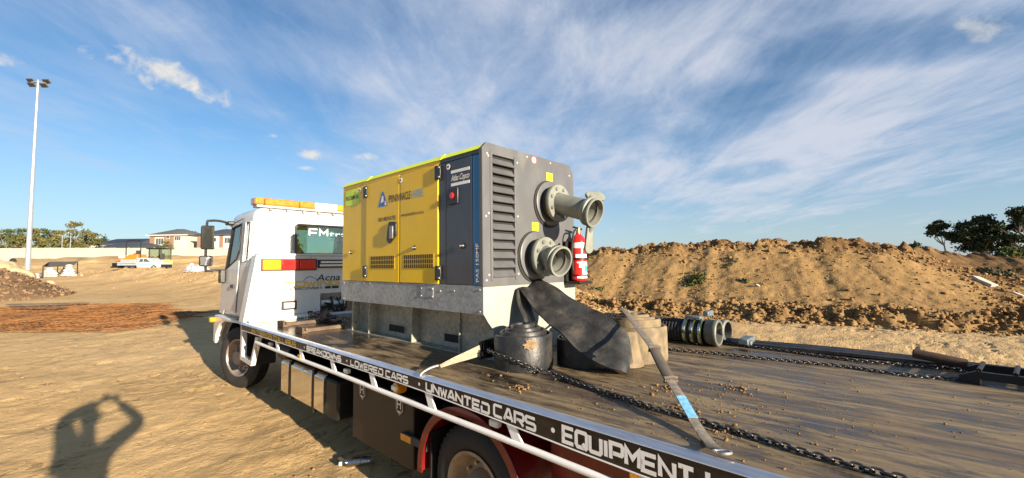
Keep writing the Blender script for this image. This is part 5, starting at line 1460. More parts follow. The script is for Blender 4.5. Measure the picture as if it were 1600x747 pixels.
# retaining wall far behind the yard
w0 = at(-110, 393, 100); w1 = at(420, 390, 104)
wall = thing('block_wall', 'long pale retaining wall of panels across the back of the yard', 'wall', (w0.x, w0.y, 4.6))
wd = Vector((w1.x - w0.x, w1.y - w0.y, 0)); NP = 26; wu = wd.normalized(); wn_ = Vector((-wu.y, wu.x, 0))
wallm = M('pale wall panel', (.33, .315, .28), .85, var=.10, scale=.9, dirt=.35, dirtcol=(.36, .32, .24), dscale=.7)
for i in range(NP):
    a = w0 + wd * (i / NP); b = w0 + wd * ((i + 1) / NP)
    ztop = np.interp(i + .5, [0, 8, 16, 26], [7.05, 7.15, 6.85, 6.75]) + .04 * (i % 2)
    a2, b2 = a + wu * .10, b - wu * .10
    pts = [(p.x + o.x, p.y + o.y, z) for z in (3.0, ztop) for p, o in ((a2, -wn_ * .08), (b2, -wn_ * .08), (b2, wn_ * .08), (a2, wn_ * .08))]
    obj('panel', MB().hexa(pts), wallm, wall)
    pts = [(a.x + o.x, a.y + o.y, z) for z in (3.0, ztop + .08) for o in (-wu * .1 - wn_ * .13, wu * .1 - wn_ * .13, wu * .1 + wn_ * .13, -wu * .1 + wn_ * .13)]
    obj('post', MB().hexa(pts), wallm, wall)

# houses; local frame: x along the front, y away from the yard
HROT = -rad(47.2)
roofm = M('dark roof tiles', (.070, .073, .082), .7, var=.15, scale=3)
roofg = M('grey roof tiles', (.125, .12, .118), .8, var=.15, scale=3)
brickm = M('brown brick', (.21, .125, .080), .9, var=.2, scale=4)
creamm = M('cream render', (.48, .44, .34), .8, var=.05)
winm = M('dark window', (.06, .075, .085), .15, var=.2)
solarm = M('solar panel', (.016, .020, .036), .25)
trimm = M('pale trim', (.66, .64, .60), .7)
def hip_roof(w, d, z, rise, ov, ridge, t=.16):
    x0, x1, y0, y1 = -ov, w + ov, -ov, d + ov
    rx0, rx1 = w / 2 - ridge / 2, w / 2 + ridge / 2; ym = d / 2
    mb = MB()
    mb.add([(x0, y0, z), (x1, y0, z), (x1, y1, z), (x0, y1, z), (rx0, ym, z + rise), (rx1, ym, z + rise)], [(0, 1, 5, 4), (1, 2, 5), (2, 3, 4, 5), (3, 0, 4)])
    mb.add([(x0, y0, z - t), (x1, y0, z - t), (x1, y1, z - t), (x0, y1, z - t), (x0, y0, z), (x1, y0, z), (x1, y1, z), (x0, y1, z)], [(0, 3, 2, 1), (0, 1, 5, 4), (1, 2, 6, 5), (2, 3, 7, 6), (3, 0, 4, 7)])
    return mb
def house_root(u, Z, z, label):
    p = at(u, 400, Z)
    return thing('house', label, 'house', (p.x, p.y, z), HROT, group='houses beyond the wall', world=False)
def window(h, x0, x1, z0, z1, y=-.03, bars=1):
    f = obj('window', MB().box(x0, x1, y, y + .029, z0, z1), trimm, h)
    obj('pane', MB().box(x0 + .07, x1 - .07, y - .012, y - .001, z0 + .07, z1 - .07), winm, f)
    for k in range(bars):
        xm = x0 + (x1 - x0) * (k + 1) / (bars + 1)
        obj('mullion', MB().box(xm - .03, xm + .03, y - .02, y - .013, z0 + .07, z1 - .07), trimm, f)
# two-storey brick and cream house: 60 px wide at 125 m
h1 = house_root(233, 125, 5.0, 'two storey brick and cream house with a grey hipped roof')
W1 = 11.2
obj('wall', MB().box(0, 1.2, 0, 9, 0, 6.75).box(4.2, 7.2, 0, 9, 0, 6.75), brickm, h1)
obj('wall', MB().box(1.2, 4.2, .35, 9, 0, 6.75).box(7.2, 10.6, .05, 9, 0, 6.75).box(10.6, W1, .25, 9, 0, 6.75), creamm, h1)
obj('roof', hip_roof(W1, 9, 6.78, 2.15, .75, 2.2), roofg, h1)
obj('fascia', MB().box(-.7, W1 + .7, -.79, -.752, 6.60, 6.80), trimm, h1)
window(h1, 1.5, 3.9, 3.9, 5.9, y=.31, bars=2); window(h1, 7.4, 9.3, 5.1, 6.4, bars=2); window(h1, 4.9, 5.9, 5.7, 6.5, bars=0)
obj('balcony_rail', MB().box(1.2, 4.2, -.1, -.04, 2.55, 3.45), trimm, h1)
obj('downpipe', MB().box(10.45, 10.55, -.06, .0, 0, 6.6), trimm, h1)
h2 = house_root(138, 120, 4.8, 'low house with a broad dark roof in front of the solar roof')
W2 = 19.0
obj('wall', MB().box(0, W2, 0, 8, 0, 2.7), brickm, h2)
obj('roof', hip_roof(W2, 8, 2.75, 1.75, .6, 10.0), roofm, h2)
obj('fascia', MB().box(-.58, W2 + .58, -.64, -.602, 2.56, 2.76), trimm, h2)
window(h2, 2, 4, 1.0, 2.3); window(h2, 8, 10, 1.0, 2.3); window(h2, 14, 16, 1.0, 2.3)
h3 = house_root(141, 142, 5.4, 'long house with rows of solar panels on its dark roof')
W3 = 20.5
obj('wall', MB().box(0, W3, 0, 9, 0, 4.7), creamm, h3)
rf3 = obj('roof', hip_roof(W3, 9, 4.75, 2.15, .6, 11.0), roofm, h3)
for i in range(12):
    for j in range(2):
        x = 4.6 + i * .98; s0, s1 = .30 + j * .30, .30 + j * .30 + .27
        q = [(x, -.6 + s * 5.1, 4.75 + s * 2.15 + .08) for s in (s0, s1)]
        obj('solar_panel', MB().hexa([(x, q[0][1], q[0][2]), (x + .92, q[0][1], q[0][2]), (x + .92, q[1][1], q[1][2]), (x, q[1][1], q[1][2]),
                                    (x, q[0][1] - .03, q[0][2] + .06), (x + .92, q[0][1] - .03, q[0][2] + .06), (x + .92, q[1][1] - .03, q[1][2] + .06), (x, q[1][1] - .03, q[1][2] + .06)]), solarm, rf3)
for x in (2, 7, 12.5, 16.5): window(h3, x, x + 1.8, 2.9, 4.1)
h4 = house_root(307, 122, 5.0, 'brick and white two storey house half hidden behind the truck mirrors')
obj('wall', MB().box(0, 1.3, 0, 9, 0, 6.4).box(6.5, 7.6, 0, 9, 0, 6.4), brickm, h4)
obj('wall', MB().box(1.3, 6.5, .2, 9, 0, 6.4).box(7.6, 12, .1, 9, 0, 6.4), trimm, h4)
obj('roof', hip_roof(12, 9, 6.42, 2.0, .7, 3), roofm, h4)
window(h4, 1.9, 3.1, 4.2, 5.8, y=.165); window(h4, 7.9, 9.6, 3.9, 5.6, y=.06); window(h4, 4.2, 5.6, 4.4, 5.6, y=.165)
h5 = house_root(288, 150, 5.2, 'small grey roofed house in the gap between the two storey houses')
obj('wall', MB().box(0, 7, 0, 8, 0, 2.9), trimm, h5); obj('roof', hip_roof(7, 8, 2.95, 2.6, .6, 1.5), roofg, h5); window(h5, 2, 4, 1.2, 2.5)

# ------------------------------------------------------------------ trees
def leaf_mat(name, col):
    m = bpy.data.materials.new(name); m.use_nodes = True
    T = NT(m.node_tree); b = T.n('ShaderNodeBsdfPrincipled'); o = T.n('ShaderNodeOutputMaterial')
    T.t.links.new(b.outputs[0], o.inputs[0])
    co = T.n('ShaderNodeTexCoord').outputs['Object']
    g = T.n('ShaderNodeNewGeometry').outputs['Random Per Island']
    c = T.mix(T.ramp(T.noise(co, .9, 3), .35, .65), [x * .6 for x in col], [x * 1.35 for x in col])
    c = T.mix(T.math('MULTIPLY', g, .5), c, [col[0] * 1.5, col[1] * 1.25, col[2] * .8])
    T.set(b, 'Base Color', c); b.inputs['Roughness'].default_value = .75; b.inputs['Specular IOR Level'].default_value = .2
    return m
gumleaf = leaf_mat('gum leaves', (.036, .050, .024)); darkleaf = leaf_mat('dark leaves', (.024, .038, .020))
greenleaf = leaf_mat('hedge leaves', (.060, .078, .026)); olive = leaf_mat('olive leaves', (.10, .095, .032)); weedleaf = leaf_mat('weed leaves', (.050, .070, .016))
barkm = M('bark', (.16, .125, .095), .9, var=.3, bump=.3); barkp = M('pale bark', (.30, .25, .19), .9, var=.2)
def quads(centres, size, n_each, spread, flat=1.0, rs=rng):
    N = len(centres) * n_each
    c = np.repeat(np.asarray(centres), n_each, 0) + rs.normal(0, 1, (N, 3)) * np.repeat(np.asarray(spread), n_each)[:, None] * np.array([1, 1, flat])
    a = rs.normal(0, 1, (N, 3)); a /= np.linalg.norm(a, axis=1)[:, None]
    b = np.cross(a, rs.normal(0, 1, (N, 3))); b /= np.linalg.norm(b, axis=1)[:, None]
    s = size * (0.6 + .8 * rs.random(N))[:, None]
    V = np.stack([c - a * s, c + b * s * .55, c + a * s, c - b * s * .55], 1).reshape(-1, 3)
    F = np.arange(N * 4).reshape(-1, 4)
    return V, F
def np_mesh(name, V, F, mat):
    me = bpy.data.meshes.new(name)
    me.vertices.add(len(V)); me.vertices.foreach_set('co', V.ravel())
    me.loops.add(F.size); me.loops.foreach_set('vertex_index', F.ravel())
    k = F.shape[1]
    me.polygons.add(len(F)); me.polygons.foreach_set('loop_start', np.arange(0, F.size, k)); me.polygons.foreach_set('loop_total', np.full(len(F), k))
    me.update(calc_edges=True); me.materials.append(mat)
    return me
def tree(label, loc, H, spread, leaf, bark, seed, lobes=26, leaf_n=70, open_=.5, trunk=.35, base=.35, size=.30, group=None):
    r = np.random.default_rng(seed)
    root = thing('tree', label, 'tree', loc, r.uniform(0, 6), group=group, world=False)
    mb = MB(); cl = []; sp_ = []
    tt_ = [(r.normal(0, .05) * H * k / 4, r.normal(0, .05) * H * k / 4, H * .62 * k / 4) for k in range(5)]
    mb.tube(tt_, [trunk, trunk * .8, trunk * .65, trunk * .5, trunk * .35], 8)
    obj('trunk', mb, bark, root)
    lm = MB()
    for i in range(lobes):
        a = r.uniform(0, 6.283); u = r.random() ** .5; h = base + (1 - base) * r.random() ** .8
        rad_ = spread * u * (1.0 - .75 * max(0, (h - .62) / .38) ** 1.5) * (.6 + .4 * min(1, (h - base) / .25))
        p = Vector((math.cos(a) * rad_, math.sin(a) * rad_, H * h * .96))
        cl.append(p); sp_.append(H * r.uniform(.035, .075) / open_ * .5)
        if i % 2 == 0:
            j = min(4, max(1, int((h - .1) * 5)))
            s = Vector(tt_[j]); lm.tube([s, s.lerp(p, .5) + Vector((0, 0, -.04 * H)), p], [trunk * .35, trunk * .22, trunk * .08], 5)
    obj('limb', lm, bark, root)
    V, F = quads([tuple(c) for c in cl], size, leaf_n, sp_, .62, r)
    o = bpy.data.objects.new('crown', np_mesh('crown', V, F, leaf)); COL.objects.link(o); o.parent = root
    return root
def far_spot(u, Z, z): p = at(u, 400, Z); return Vector((p.x, p.y, z))
GRt = 'dark gums behind the stockpile'
tree('rounded gum with an open airy crown and pale forked limbs behind the stockpile', far_spot(1473, 70, .2), 8.3, 2.1, gumleaf, barkp, 3, lobes=24, leaf_n=170, open_=.95, trunk=.20, base=.60, size=.17, group=GRt)
tree('dense dark rounded tree in the middle of three behind the stockpile', far_spot(1530, 66, -.4), 9.2, 2.9, darkleaf, barkm, 8, lobes=60, leaf_n=190, open_=.62, trunk=.3, base=.34, size=.20, group=GRt)
tree('tall dark spreading tree at the right edge behind the stockpile', far_spot(1604, 62, -.4), 9.9, 3.6, darkleaf, barkm, 12, lobes=54, leaf_n=190, open_=.75, trunk=.3, base=.36, size=.19, group=GRt)
tree('dark bushy tree just outside the right edge behind the stockpile', far_spot(1700, 66, -.4), 9.0, 4.0, darkleaf, barkm, 15, lobes=44, leaf_n=120, open_=.7, trunk=.3, base=.36, size=.22, group=GRt)
GRl = 'trees beyond the retaining wall'
kinds = [(greenleaf, 21), (olive, 22), (gumleaf, 23)]
protos = []
for k, (lf, sd) in enumerate(kinds):
    protos.append(tree('tree', far_spot(0, 140, 4.5), 10.5, 4.6, lf, barkm, sd, lobes=34, leaf_n=60, open_=.6, trunk=.25, base=.18, size=.30, group=GRl))
tl = [(-48, 128, 0, 1.0, 'mid green tree beyond the wall at the far left end'), (-22, 150, 2, 1.15, 'dull green tree beyond the wall, second from the far left end'), (6, 132, 0, 1.0, 'green bushy tree beyond the wall just inside the left edge'),
      (28, 150, 2, 1.15, 'grey green tree beyond the wall directly behind the light pole'), (46, 130, 1, .95, 'olive tree beyond the wall right beside the light pole'),
      (62, 148, 2, 1.12, 'grey green tree rising at the back of the belt beyond the wall'), (80, 136, 0, .98, 'green tree in the middle of the belt beyond the wall'),
      (94, 128, 1, .85, 'low olive shrub like tree beyond the wall left of the sunlit one'), (118, 122, 1, 1.03, 'sunlit olive green tree at the right end of the belt beside the long roof'),
      (134, 128, 0, .80, 'small green tree tucked against the left end of the long roof'), (150, 165, 2, 1.08, 'dark tree top showing above the left end of the solar roof'),
      (258, 121.5, 0, .50, 'small green shrub against the brick house front'), (299, 172, 2, 1.15, 'dark tree top in the gap between the two brick houses'),
      (372, 150, 2, 1.2, 'grey green tree beyond the wall behind the truck cab'), (440, 150, 0, 1.2, 'green tree beyond the wall hidden behind the truck cab')]
used = set()
for u, Z, k, sc_, lb_ in tl:
    z = 4.6
    if k not in used:
        o = protos[k]; used.add(k); o.location = far_spot(u, Z, z); o.scale = (sc_,) * 3; o['label'] = lb_
    else:
        dup(protos[k], far_spot(u, Z, z), rng.uniform(0, 6), sc_, lb_)
for u, Z, hgt, lb_ in ((96, 112, 6.0, 'thin pale street light standing among the trees, left of two'), (109, 116, 6.9, 'thin pale street light standing among the trees, right of two')):
    p = far_spot(u, Z, 5.0); sl = thing('street_light', lb_, 'street light', p, group='street lights beyond the wall')
    obj('shaft', MB().tube([p, p + Vector((0, 0, hgt))], [.09, .06], 8), polem, sl)
    obj('lamp_arm', MB().tube([p + Vector((0, 0, hgt)), p + Vector((0, 0, hgt + .1)) - rt * .8], .05, 6), polem, sl)
    obj('lamp_head', MB().box(-.01, .01, -.01, .01, 0, .01).hexa([tuple(p + Vector((0, 0, hgt + dz)) - rt * a + fw * b) for dz in (.05, .16) for a, b in ((.7, -.12), (1.3, -.12), (1.3, .12), (.7, .12))]), polem, sl)

# ------------------------------------------------------------------ ute, roller, loader
def low_wheel(parent, x, y, z, R, W):
    w = obj('wheel', MB().lathe([(R * .55, 0), (R * .95, 0), (R, W * .2), (R, W * .8), (R * .95, W), (R * .55, W)], (x, y, z), (0, 1, 0), 24), rubber, parent)
    obj('rim', MB().lathe([(R * .56, .01), (R * .4, .04), (.0001, .03)], (x, y, z), (0, 1, 0), 18), steel, w)
p = spot(183, 44); p.z = gz(p.x, p.y) + .0
ute = thing('ute', 'white utility truck with a blue stripe and grey tray behind the dirt bank', 'ute', p, HROT, world=False); ute.scale = (.79,) * 3
UW = 1.8
obj('cab_body', MB().prism([(2.55, .45), (2.55, 1.05), (2.75, 1.55), (3.0, 1.72), (3.95, 1.72), (4.65, 1.18), (5.5, 1.08), (5.72, .95), (5.75, .55), (5.6, .42)], 'y', 0, UW), white, ute, bevel=.06, seg=3)
obj('side_window', MB().prism([(2.86, 1.18), (2.95, 1.50), (3.08, 1.62), (3.85, 1.62), (4.38, 1.20), (4.3, 1.16)], 'y', -.012, -.002), winm, ute)
obj('window_pillar', MB().box(3.42, 3.48, -.018, -.0125, 1.17, 1.62), white, ute)
obj('tray', MB().box(0, 2.5, -.04, UW + .04, .75, .86).box(0, 2.5, -.04, -.015, .862, 1.22).box(0, 2.5, UW + .015, UW + .04, .862, 1.22).box(0, .025, -.01, UW + .01, .862, 1.22).box(2.47, 2.5, -.01, UW + .01, .862, 1.75), M('tray grey', (.42, .44, .46), .4, .4), ute)
obj('tool_rack', MB().box(.3, 2.3, .1, .7, .87, 1.55), M('rack grey', (.30, .31, .30), .6, .1), ute, bevel=.03)
obj('stripe', MB().box(.05, 2.45, -.046, -.041, .93, 1.04).box(2.7, 5.2, -.008, -.002, .80, .90), M('blue stripe', (.03, .20, .42), .5), ute)
obj('bull_bar', MB().box(5.76, 5.86, .0, UW, .38, .85), plasticblk, ute, bevel=.02)
obj('headlight', MB().box(5.45, 5.74, -.012, .25, .80, .97), whitelens, ute, bevel=.02)
obj('rear_step', MB().box(-1.0, -.02, .1, UW - .1, .45, .62).box(-.8, -.7, .1, UW - .1, .62, 1.1), steelblk, ute)
for x in (1.25, 4.85):
    for y in (-.03, UW - .22): low_wheel(ute, x, y, .38, .38, .25)
p = spot(187, 46.5); p.z = gz(p.x, p.y) + .15
ro_ = thing('roller', 'orange compact roller with a tall hoop behind the ute tray', 'roller', p, HROT, world=False)
org = M('orange paint', (.66, .16, .015), .45, var=.08, dirt=.2)
obj('body', MB().prism([(-.4, .55), (-.4, 1.05), (.3, 1.12), (.9, 1.5), (1.1, 1.55), (1.9, 1.55), (1.9, .55)], 'y', 0, 1.2), org, ro_, bevel=.05)
obj('seat', MB().prism([(1.1, 1.56), (1.5, 1.56), (1.5, 2.0), (1.4, 2.0), (1.36, 1.66), (1.1, 1.66)], 'y', .35, .85), seatm, ro_, bevel=.03)
obj('hoop', MB().tube(crom([(.55, .1, 1.2), (.55, .1, 2.8), (.8, .1, 3.1), (1.9, .1, 3.1), (2.15, .1, 2.8), (2.15, .1, 1.2)], 30), .05, 8), steelblk, ro_)
obj('engine_cover', MB().box(-.35, .3, .15, 1.05, 1.13, 1.5), trimm, ro_, bevel=.05)
for x in (-.1, 1.7): obj('drum', MB().lathe([(.0001, 0), (.45, 0), (.45, 1.2), (.0001, 1.2)], (x, 0, .45), (0, 1, 0), 26), steel, ro_)
p = spot(231, 49); p.z = gz(p.x, p.y) + .15
ld = thing('loader', 'small pale yellow loader with a square glazed cab behind the ute bonnet', 'loader', p, HROT, world=False)
ylw = M('faded yellow paint', (.56, .42, .12), .5, var=.1, dirt=.3)
obj('body', MB().box(-.2, 1.7, 0, 1.5, .45, 1.35), ylw, ld, bevel=.06)
cbm = MB()
for x, y in ((.05, .05), (1.45, .05), (.05, 1.45), (1.45, 1.45)): cbm.box(x - .05, x + .05, y - .05, y + .05, 1.35, 2.6)
cbm.box(0, 1.5, 0, .09, 1.30, 1.45)
cbo = obj('cab_frame', cbm, M('cab frame', (.06, .06, .06), .5), ld)
obj('cab_glass', MB().box(.1, 1.4, .03, .04, 1.46, 2.58).box(.1, 1.4, 1.44, 1.45, 1.46, 2.58), glass_mat('loader glass', (.75, .82, .66), .6), cbo)
obj('cab_roof', MB().box(-.2, 1.75, -.12, 1.62, 2.61, 2.74), steelblk, ld, bevel=.03)
obj('seat', MB().box(.6, 1.1, .5, 1.0, 1.36, 1.5).box(1.0, 1.1, .5, 1.0, 1.5, 2.1), seatm, ld)
for x in (.2, 1.4): low_wheel(ld, x, -.12, .42, .42, .3)

# white sandbags in two stepped piles, and a third by the rocks
sb_me = None
def bag_mesh(sd):
    r = np.random.default_rng(sd); mb = MB(); mb.ball((0, 0, 0), (.31, .24, .15), 14, 8)
    mb.v = [(p[0] * (1 + .15 * (abs(p[1]) > .15)) + r.normal(0, .012), p[1] + r.normal(0, .012), max(-.12, p[2]) + r.normal(0, .010)) for p in mb.v]
    me = mesh_of('sandbag', mb, M('white woven bag', (.50, .49, .47), .75, var=.06, bump=.3, bscale=14), recalc=False)
    return me
bms = [bag_mesh(k) for k in range(3)]
def bag_pile(u, Z, rows, where):
    names = {0: 'bottom row', 1: 'second row', 2: 'third row', 3: 'top row'}
    ordn = ['leftmost', 'second from the left', 'third from the left', 'fourth from the left']
    p0 = spot(u, Z)
    for j, nb in enumerate(rows):
        for i in range(nb):
            off_ = rt * ((i - (nb - 1) / 2) * .50)
            o = bpy.data.objects.new('sandbag', bms[(i + j) % 3]); COL.objects.link(o)
            o.location = p0 + off_ + Vector((0, 0, .14 + j * .25)); o.rotation_euler = (0, 0, HROT + rng.normal(0, .15))
            pos = 'only bag' if nb == 1 else ordn[i]
            tag(o, f'white sandbag in the {where}, {pos} of its {"top" if j == len(rows) - 1 else names[j]}', 'sandbag', 'white sandbags stacked by the table')
    return p0
bag_pile(78, 45, (3, 3, 2, 1), 'rounded left pile')
bag_pile(108, 45, (3, 2, 2, 1, 1), 'taller right pile')
bag_pile(52, 40, (3, 2, 2), 'pile beside the rocks')
p = spot(66, 47)
tb_ = thing('site_table', 'dark grey steel table with thin legs standing behind the sandbag piles', 'table', p, HROT, world=False)
obj('table_top', MB().hexa([(0, 0, 1.05), (3.3, 0, 1.05), (3.3, .7, 1.55), (0, .7, 1.55), (0, -.02, 1.10), (3.3, -.02, 1.10), (3.3, .68, 1.62), (0, .68, 1.62)]), M('dark sheet', (.065, .06, .055), .6, var=.2), tb_)
for x in (.05, 1.7, 3.25):
    for y, z in ((.03, 1.05), (.67, 1.54)): obj('leg', MB().box(x - .03, x + .03, y - .03, y + .03, -.25, z), steelblk, tb_)
# sandstone boulders
stone = M('sandstone', (.38, .29, .165), .9, var=.18, scale=2.5, bump=.4, bscale=6)
def boulder(u, Z, s, sd, label, dz=0, sq=(1, .8, .66)):
    r = np.random.default_rng(sd); bm = bmesh.new(); bmesh.ops.create_icosphere(bm, subdivisions=3, radius=1)
    pl = [Vector(r.normal(0, 1, 3)).normalized() for _ in range(11)]; dd = r.uniform(.62, .92, 11)
    for v in bm.verts:
        for n_, d in zip(pl, dd):
            k = v.co.dot(n_)
            if k > d: v.co -= n_ * (k - d)
        v.co += v.co.normalized() * r.normal(0, .014)
        v.co = Vector((v.co.x * s * sq[0], v.co.y * s * sq[1], v.co.z * s * sq[2]))
    me = bpy.data.meshes.new('boulder'); bm.to_mesh(me); bm.free(); me.materials.append(stone)
    p = spot(u, Z); o = bpy.data.objects.new('boulder', me); COL.objects.link(o)
    o.location = p + Vector((0, 0, s * sq[2] * .55 + dz)); o.rotation_euler = (r.normal(0, .15), r.normal(0, .15), r.uniform(0, 6))
    tag(o, label, 'boulder', 'sandstone boulders by the light pole')
for a in ((-16, 33, 1.7, 1, 'large tan sandstone boulder at the left edge above the mulch heap', .6), (10, 35, 1.5, 2, 'broad tan boulder topping the rock heap left of the light pole', .75), (30, 34, 1.15, 3, 'flat faced tan boulder just left of the light pole foot', .45),
          (26, 31, 1.0, 4, 'pale boulder in front of the rock heap above the mulch slope', .5), (45, 32, .75, 5, 'squarish pale boulder at the foot of the light pole', .2), (58, 33, .6, 6, 'small pale boulder between the light pole and the sandbags', .1),
          (40, 29, .62, 7, 'low pale boulder nearest the mulch heap edge', .15), (80, 36, .40, 8, 'low tan rock lying in front of the left sandbag pile'), (0, 38, 1.6, 9, 'tan boulder at the back of the rock heap by the left edge', .5), (128, 44, .16, 10, 'tiny pale stone right of the sandbag piles')):
    boulder(*a)
# mulch heap
mu = at(-45, 440, 26); mu.z = 0
mr = np.linspace(0, 1, 60); ma = np.linspace(0, 2 * math.pi, 160)
MR, MA = np.meshgrid(mr, ma, indexing='ij')
MX = mu.x + MR * 4.6 * np.cos(MA); MY = mu.y + MR * 4.6 * np.sin(MA)
MH = ground_h(MX, MY, False) + 2.35 * (1 - MR) ** .95 + (fbm(MX * 2.2, MY * 2.2, 4, 5, .65) - .5) * .42 * (1 - MR ** 4) - .05 * (MR > .97)
mulchm = soil_mat('mulch', (.135, .085, .048), (.055, .034, .020), fine=1.2)
g_ = grid_mesh('mulch_heap', MX[:, ::-1], MY[:, ::-1], MH[:, ::-1], mulchm, None)
del g_['kind']
tag(g_, 'dark brown heap of shredded bark mulch at the left edge', 'mulch heap')
n = 2600
r_ = rng.random(n) ** .5; a_ = rng.uniform(0, 6.283, n)
cx_ = mu.x + r_ * 4.55 * np.cos(a_); cy_ = mu.y + r_ * 4.55 * np.sin(a_)
cz_ = ground_h(cx_, cy_, False) + 2.35 * (1 - r_) ** .95 + (fbm(cx_ * 2.2, cy_ * 2.2, 4, 5, .65) - .5) * .42 * (1 - r_ ** 4)
V, F = quads(np.stack([cx_, cy_, cz_ + .02], -1), .13, 1, np.full(n, .01))
o = bpy.data.objects.new('mulch_chips', np_mesh('mulch_chips', V, F, M('bark chip', (.17, .105, .058), .9, var=.4, scale=3))); COL.objects.link(o); o['kind'] = 'stuff'
# rusty reinforcing mesh sheets
def mesh_sheet(label, c, yaw, L, Wd, z, sag, sd):
    r = np.random.default_rng(sd); mb = MB(); ux = Vector((math.cos(yaw), math.sin(yaw), 0)); uy = Vector((-ux.y, ux.x, 0)); tr = .011
    def pt(a, b): 
        q = Vector((c[0], c[1], 0)) + ux * a + uy * b
        q.z = gz(q.x, q.y) + z + sag * math.sin(a * .9 + sd) * .5 + .035 * math.sin(b * 2 + a + sd)
        return q
    for b in np.arange(-Wd / 2, Wd / 2 + .01, .21): mb.tube([pt(a, b + r.normal(0, .02)) for a in np.linspace(-L / 2, L / 2, 9)], tr, 3, caps=False)
    for a in np.arange(-L / 2, L / 2 + .01, .30): mb.tube([pt(a, b) + Vector((0, 0, .016)) for b in np.linspace(-Wd / 2, Wd / 2, 6)], tr, 3, caps=False)
    off = Vector((c[0], c[1], gz(c[0], c[1])))
    solo('steel_mesh', mb, rustm, label, 'steel mesh', off, group='rusty reinforcing mesh sheets on the ground', sharp=False)
q0 = on_ground(60, 500, .12)
yw = math.atan2(-.733, .68)
for k, (dx, dy, dyaw, L, Wd, z, lb_) in enumerate(((-.6, .6, .02, 9.6, 5.0, .03, 'rusty mesh sheet lying lowest on the bare earth'), (-1.4, .9, .10, 9.2, 4.4, .05, 'rusty mesh sheet lying just above the lowest one'), (.9, -.4, -.05, 8.4, 3.6, .07, 'rusty mesh sheet pushed farthest towards the truck shadow'),
     (-2.2, 1.8, .06, 8.6, 4.4, .09, 'rusty mesh sheet in the middle of the stack'), (-2.7, 2.4, .13, 8.0, 4.2, .11, 'rusty mesh sheet turned slightly across the stack'), (-3.2, 3.2, .03, 8.0, 3.6, .14, 'rusty mesh sheet near the top, set back towards the mulch'), (-3.4, 4.2, .05, 7.6, 3.0, .17, 'topmost rusty mesh sheet next to the mulch heap'))):
    ux = Vector((math.cos(yw), math.sin(yw), 0)); uy = Vector((-ux.y, ux.x, 0)); c = q0 + ux * dx + uy * dy
    mesh_sheet(lb_, (c.x, c.y), yw + dyaw, L, Wd, z, .05, k)
for k, (u, v, L, dy_, lb_) in enumerate(((75, 476, 3.6, .05, 'brown timber plank lying along the back of the mesh stack'), (60, 481, 2.6, -.12, 'brown timber plank lying askew on the mesh stack'))):
    q = on_ground(u, v, .24); ux = Vector((math.cos(yw + dy_), math.sin(yw + dy_), 0)); uy = Vector((-ux.y, ux.x, 0))
    solo('timber_plank', MB().hexa([tuple(q + ux * a + uy * b + Vector((0, 0, z))) for z in (0, .06) for a, b in ((-L / 2, -.1), (L / 2, -.1), (L / 2, .1), (-L / 2, .1))]), rustdk, lb_, 'plank', q, group='planks on the mesh stack', bevel=.008)
# crumpled pale sheeting left of the truck
p = spot(308, 37); p.z -= .05
r_ = np.linspace(0, 1, 30); a_ = np.linspace(0, 2 * math.pi, 60); RR, AA = np.meshgrid(r_, a_, indexing='ij')
LXx = RR * 1.25 * np.cos(AA); LYy = RR * .7 * np.sin(AA)
crum = np.abs(fbm(LXx * 2.6, LYy * 2.6, 4, 61, .7) - .5) * 2.2
LZz = (1 - RR ** 2.2) * (.42 + crum * .6) 
g_ = grid_mesh('plastic_sheeting', LXx[:, ::-1], LYy[:, ::-1], LZz[:, ::-1], M('crumpled sheeting', (.33, .345, .385), .45, var=.5, scale=2.2), None)
del g_['kind']; g_.location = p; g_.rotation_euler = (0, 0, HROT)
g_.data.polygons.foreach_set('use_smooth', np.zeros(len(g_.data.polygons), bool))
tag(g_, 'crumpled heap of pale grey plastic sheeting below the truck mirrors', 'sheeting')
# pipe end lying on the rise at far left
p = spot(10, 78); p.z += .6
dp = thing('drain_pipe', 'pale concrete pipe with a dark open end lying below the wall at the left', 'pipe', p)
e1 = p + rt * 1.9 - fw * .6
obj('barrel', MB().tube([p - rt * 6 + fw * 1.5, e1], .55, 20, caps=False), M('concrete', (.42, .42, .41), .85), dp)
obj('bore', MB().lathe([(.0001, 0), (.5, 0)], e1 - (rt * .95 - fw * .3) * .02, (rt * .95 - fw * .3), 20), darkm, dp)

# weeds and fragments on the stockpile
def weed(u, v, w, h, n_, sd, label, mat=None):
    p = on_berm(u, v)
    if p is None: return
    r = np.random.default_rng(sd); cs_ = [(r.normal(0, w), r.normal(0, w), abs(r.normal(0, h)) + .02) for _ in range(n_)]
    V, F = quads(cs_, .055, 6, np.full(n_, .085 if n_ > 80 else .06 if n_ > 30 else .045), .5, r)
    q = Vector((p.x, p.y)) - F0; t = q.dot(FD); s = q.dot(FN)
    gx_ = V[:, 0] + p.x; gy_ = V[:, 1] + p.y
    tq = (gx_ - F0.x) * FD.x + (gy_ - F0.y) * FD.y; sq = (gx_ - F0.x) * FN.x + (gy_ - F0.y) * FN.y
    V[:, 2] += berm_h(tq, sq) - .03 - p.z
    o = bpy.data.objects.new('weed', np_mesh('weed', V, F, mat or weedleaf)); COL.objects.link(o); o.location = p
    tag(o, label, None if n_ > 30 else 'weed', None if n_ > 30 else 'weeds on the stockpile', 'stuff' if n_ > 30 else None)
weed(1085, 441, .22, .06, 70, 1, 'green leafy weed patch low on the stockpile face above the suction hose')
weed(938, 452, .09, .04, 8, 2, 'small green weed on the stockpile beside the extinguisher')
weed(1140, 413, .10, .03, 6, 3, 'tiny sprig of weed high on the stockpile face')
weed(1425, 385, .22, .05, 90, 4, 'bright green weed strip on the crest at the stockpile corner')
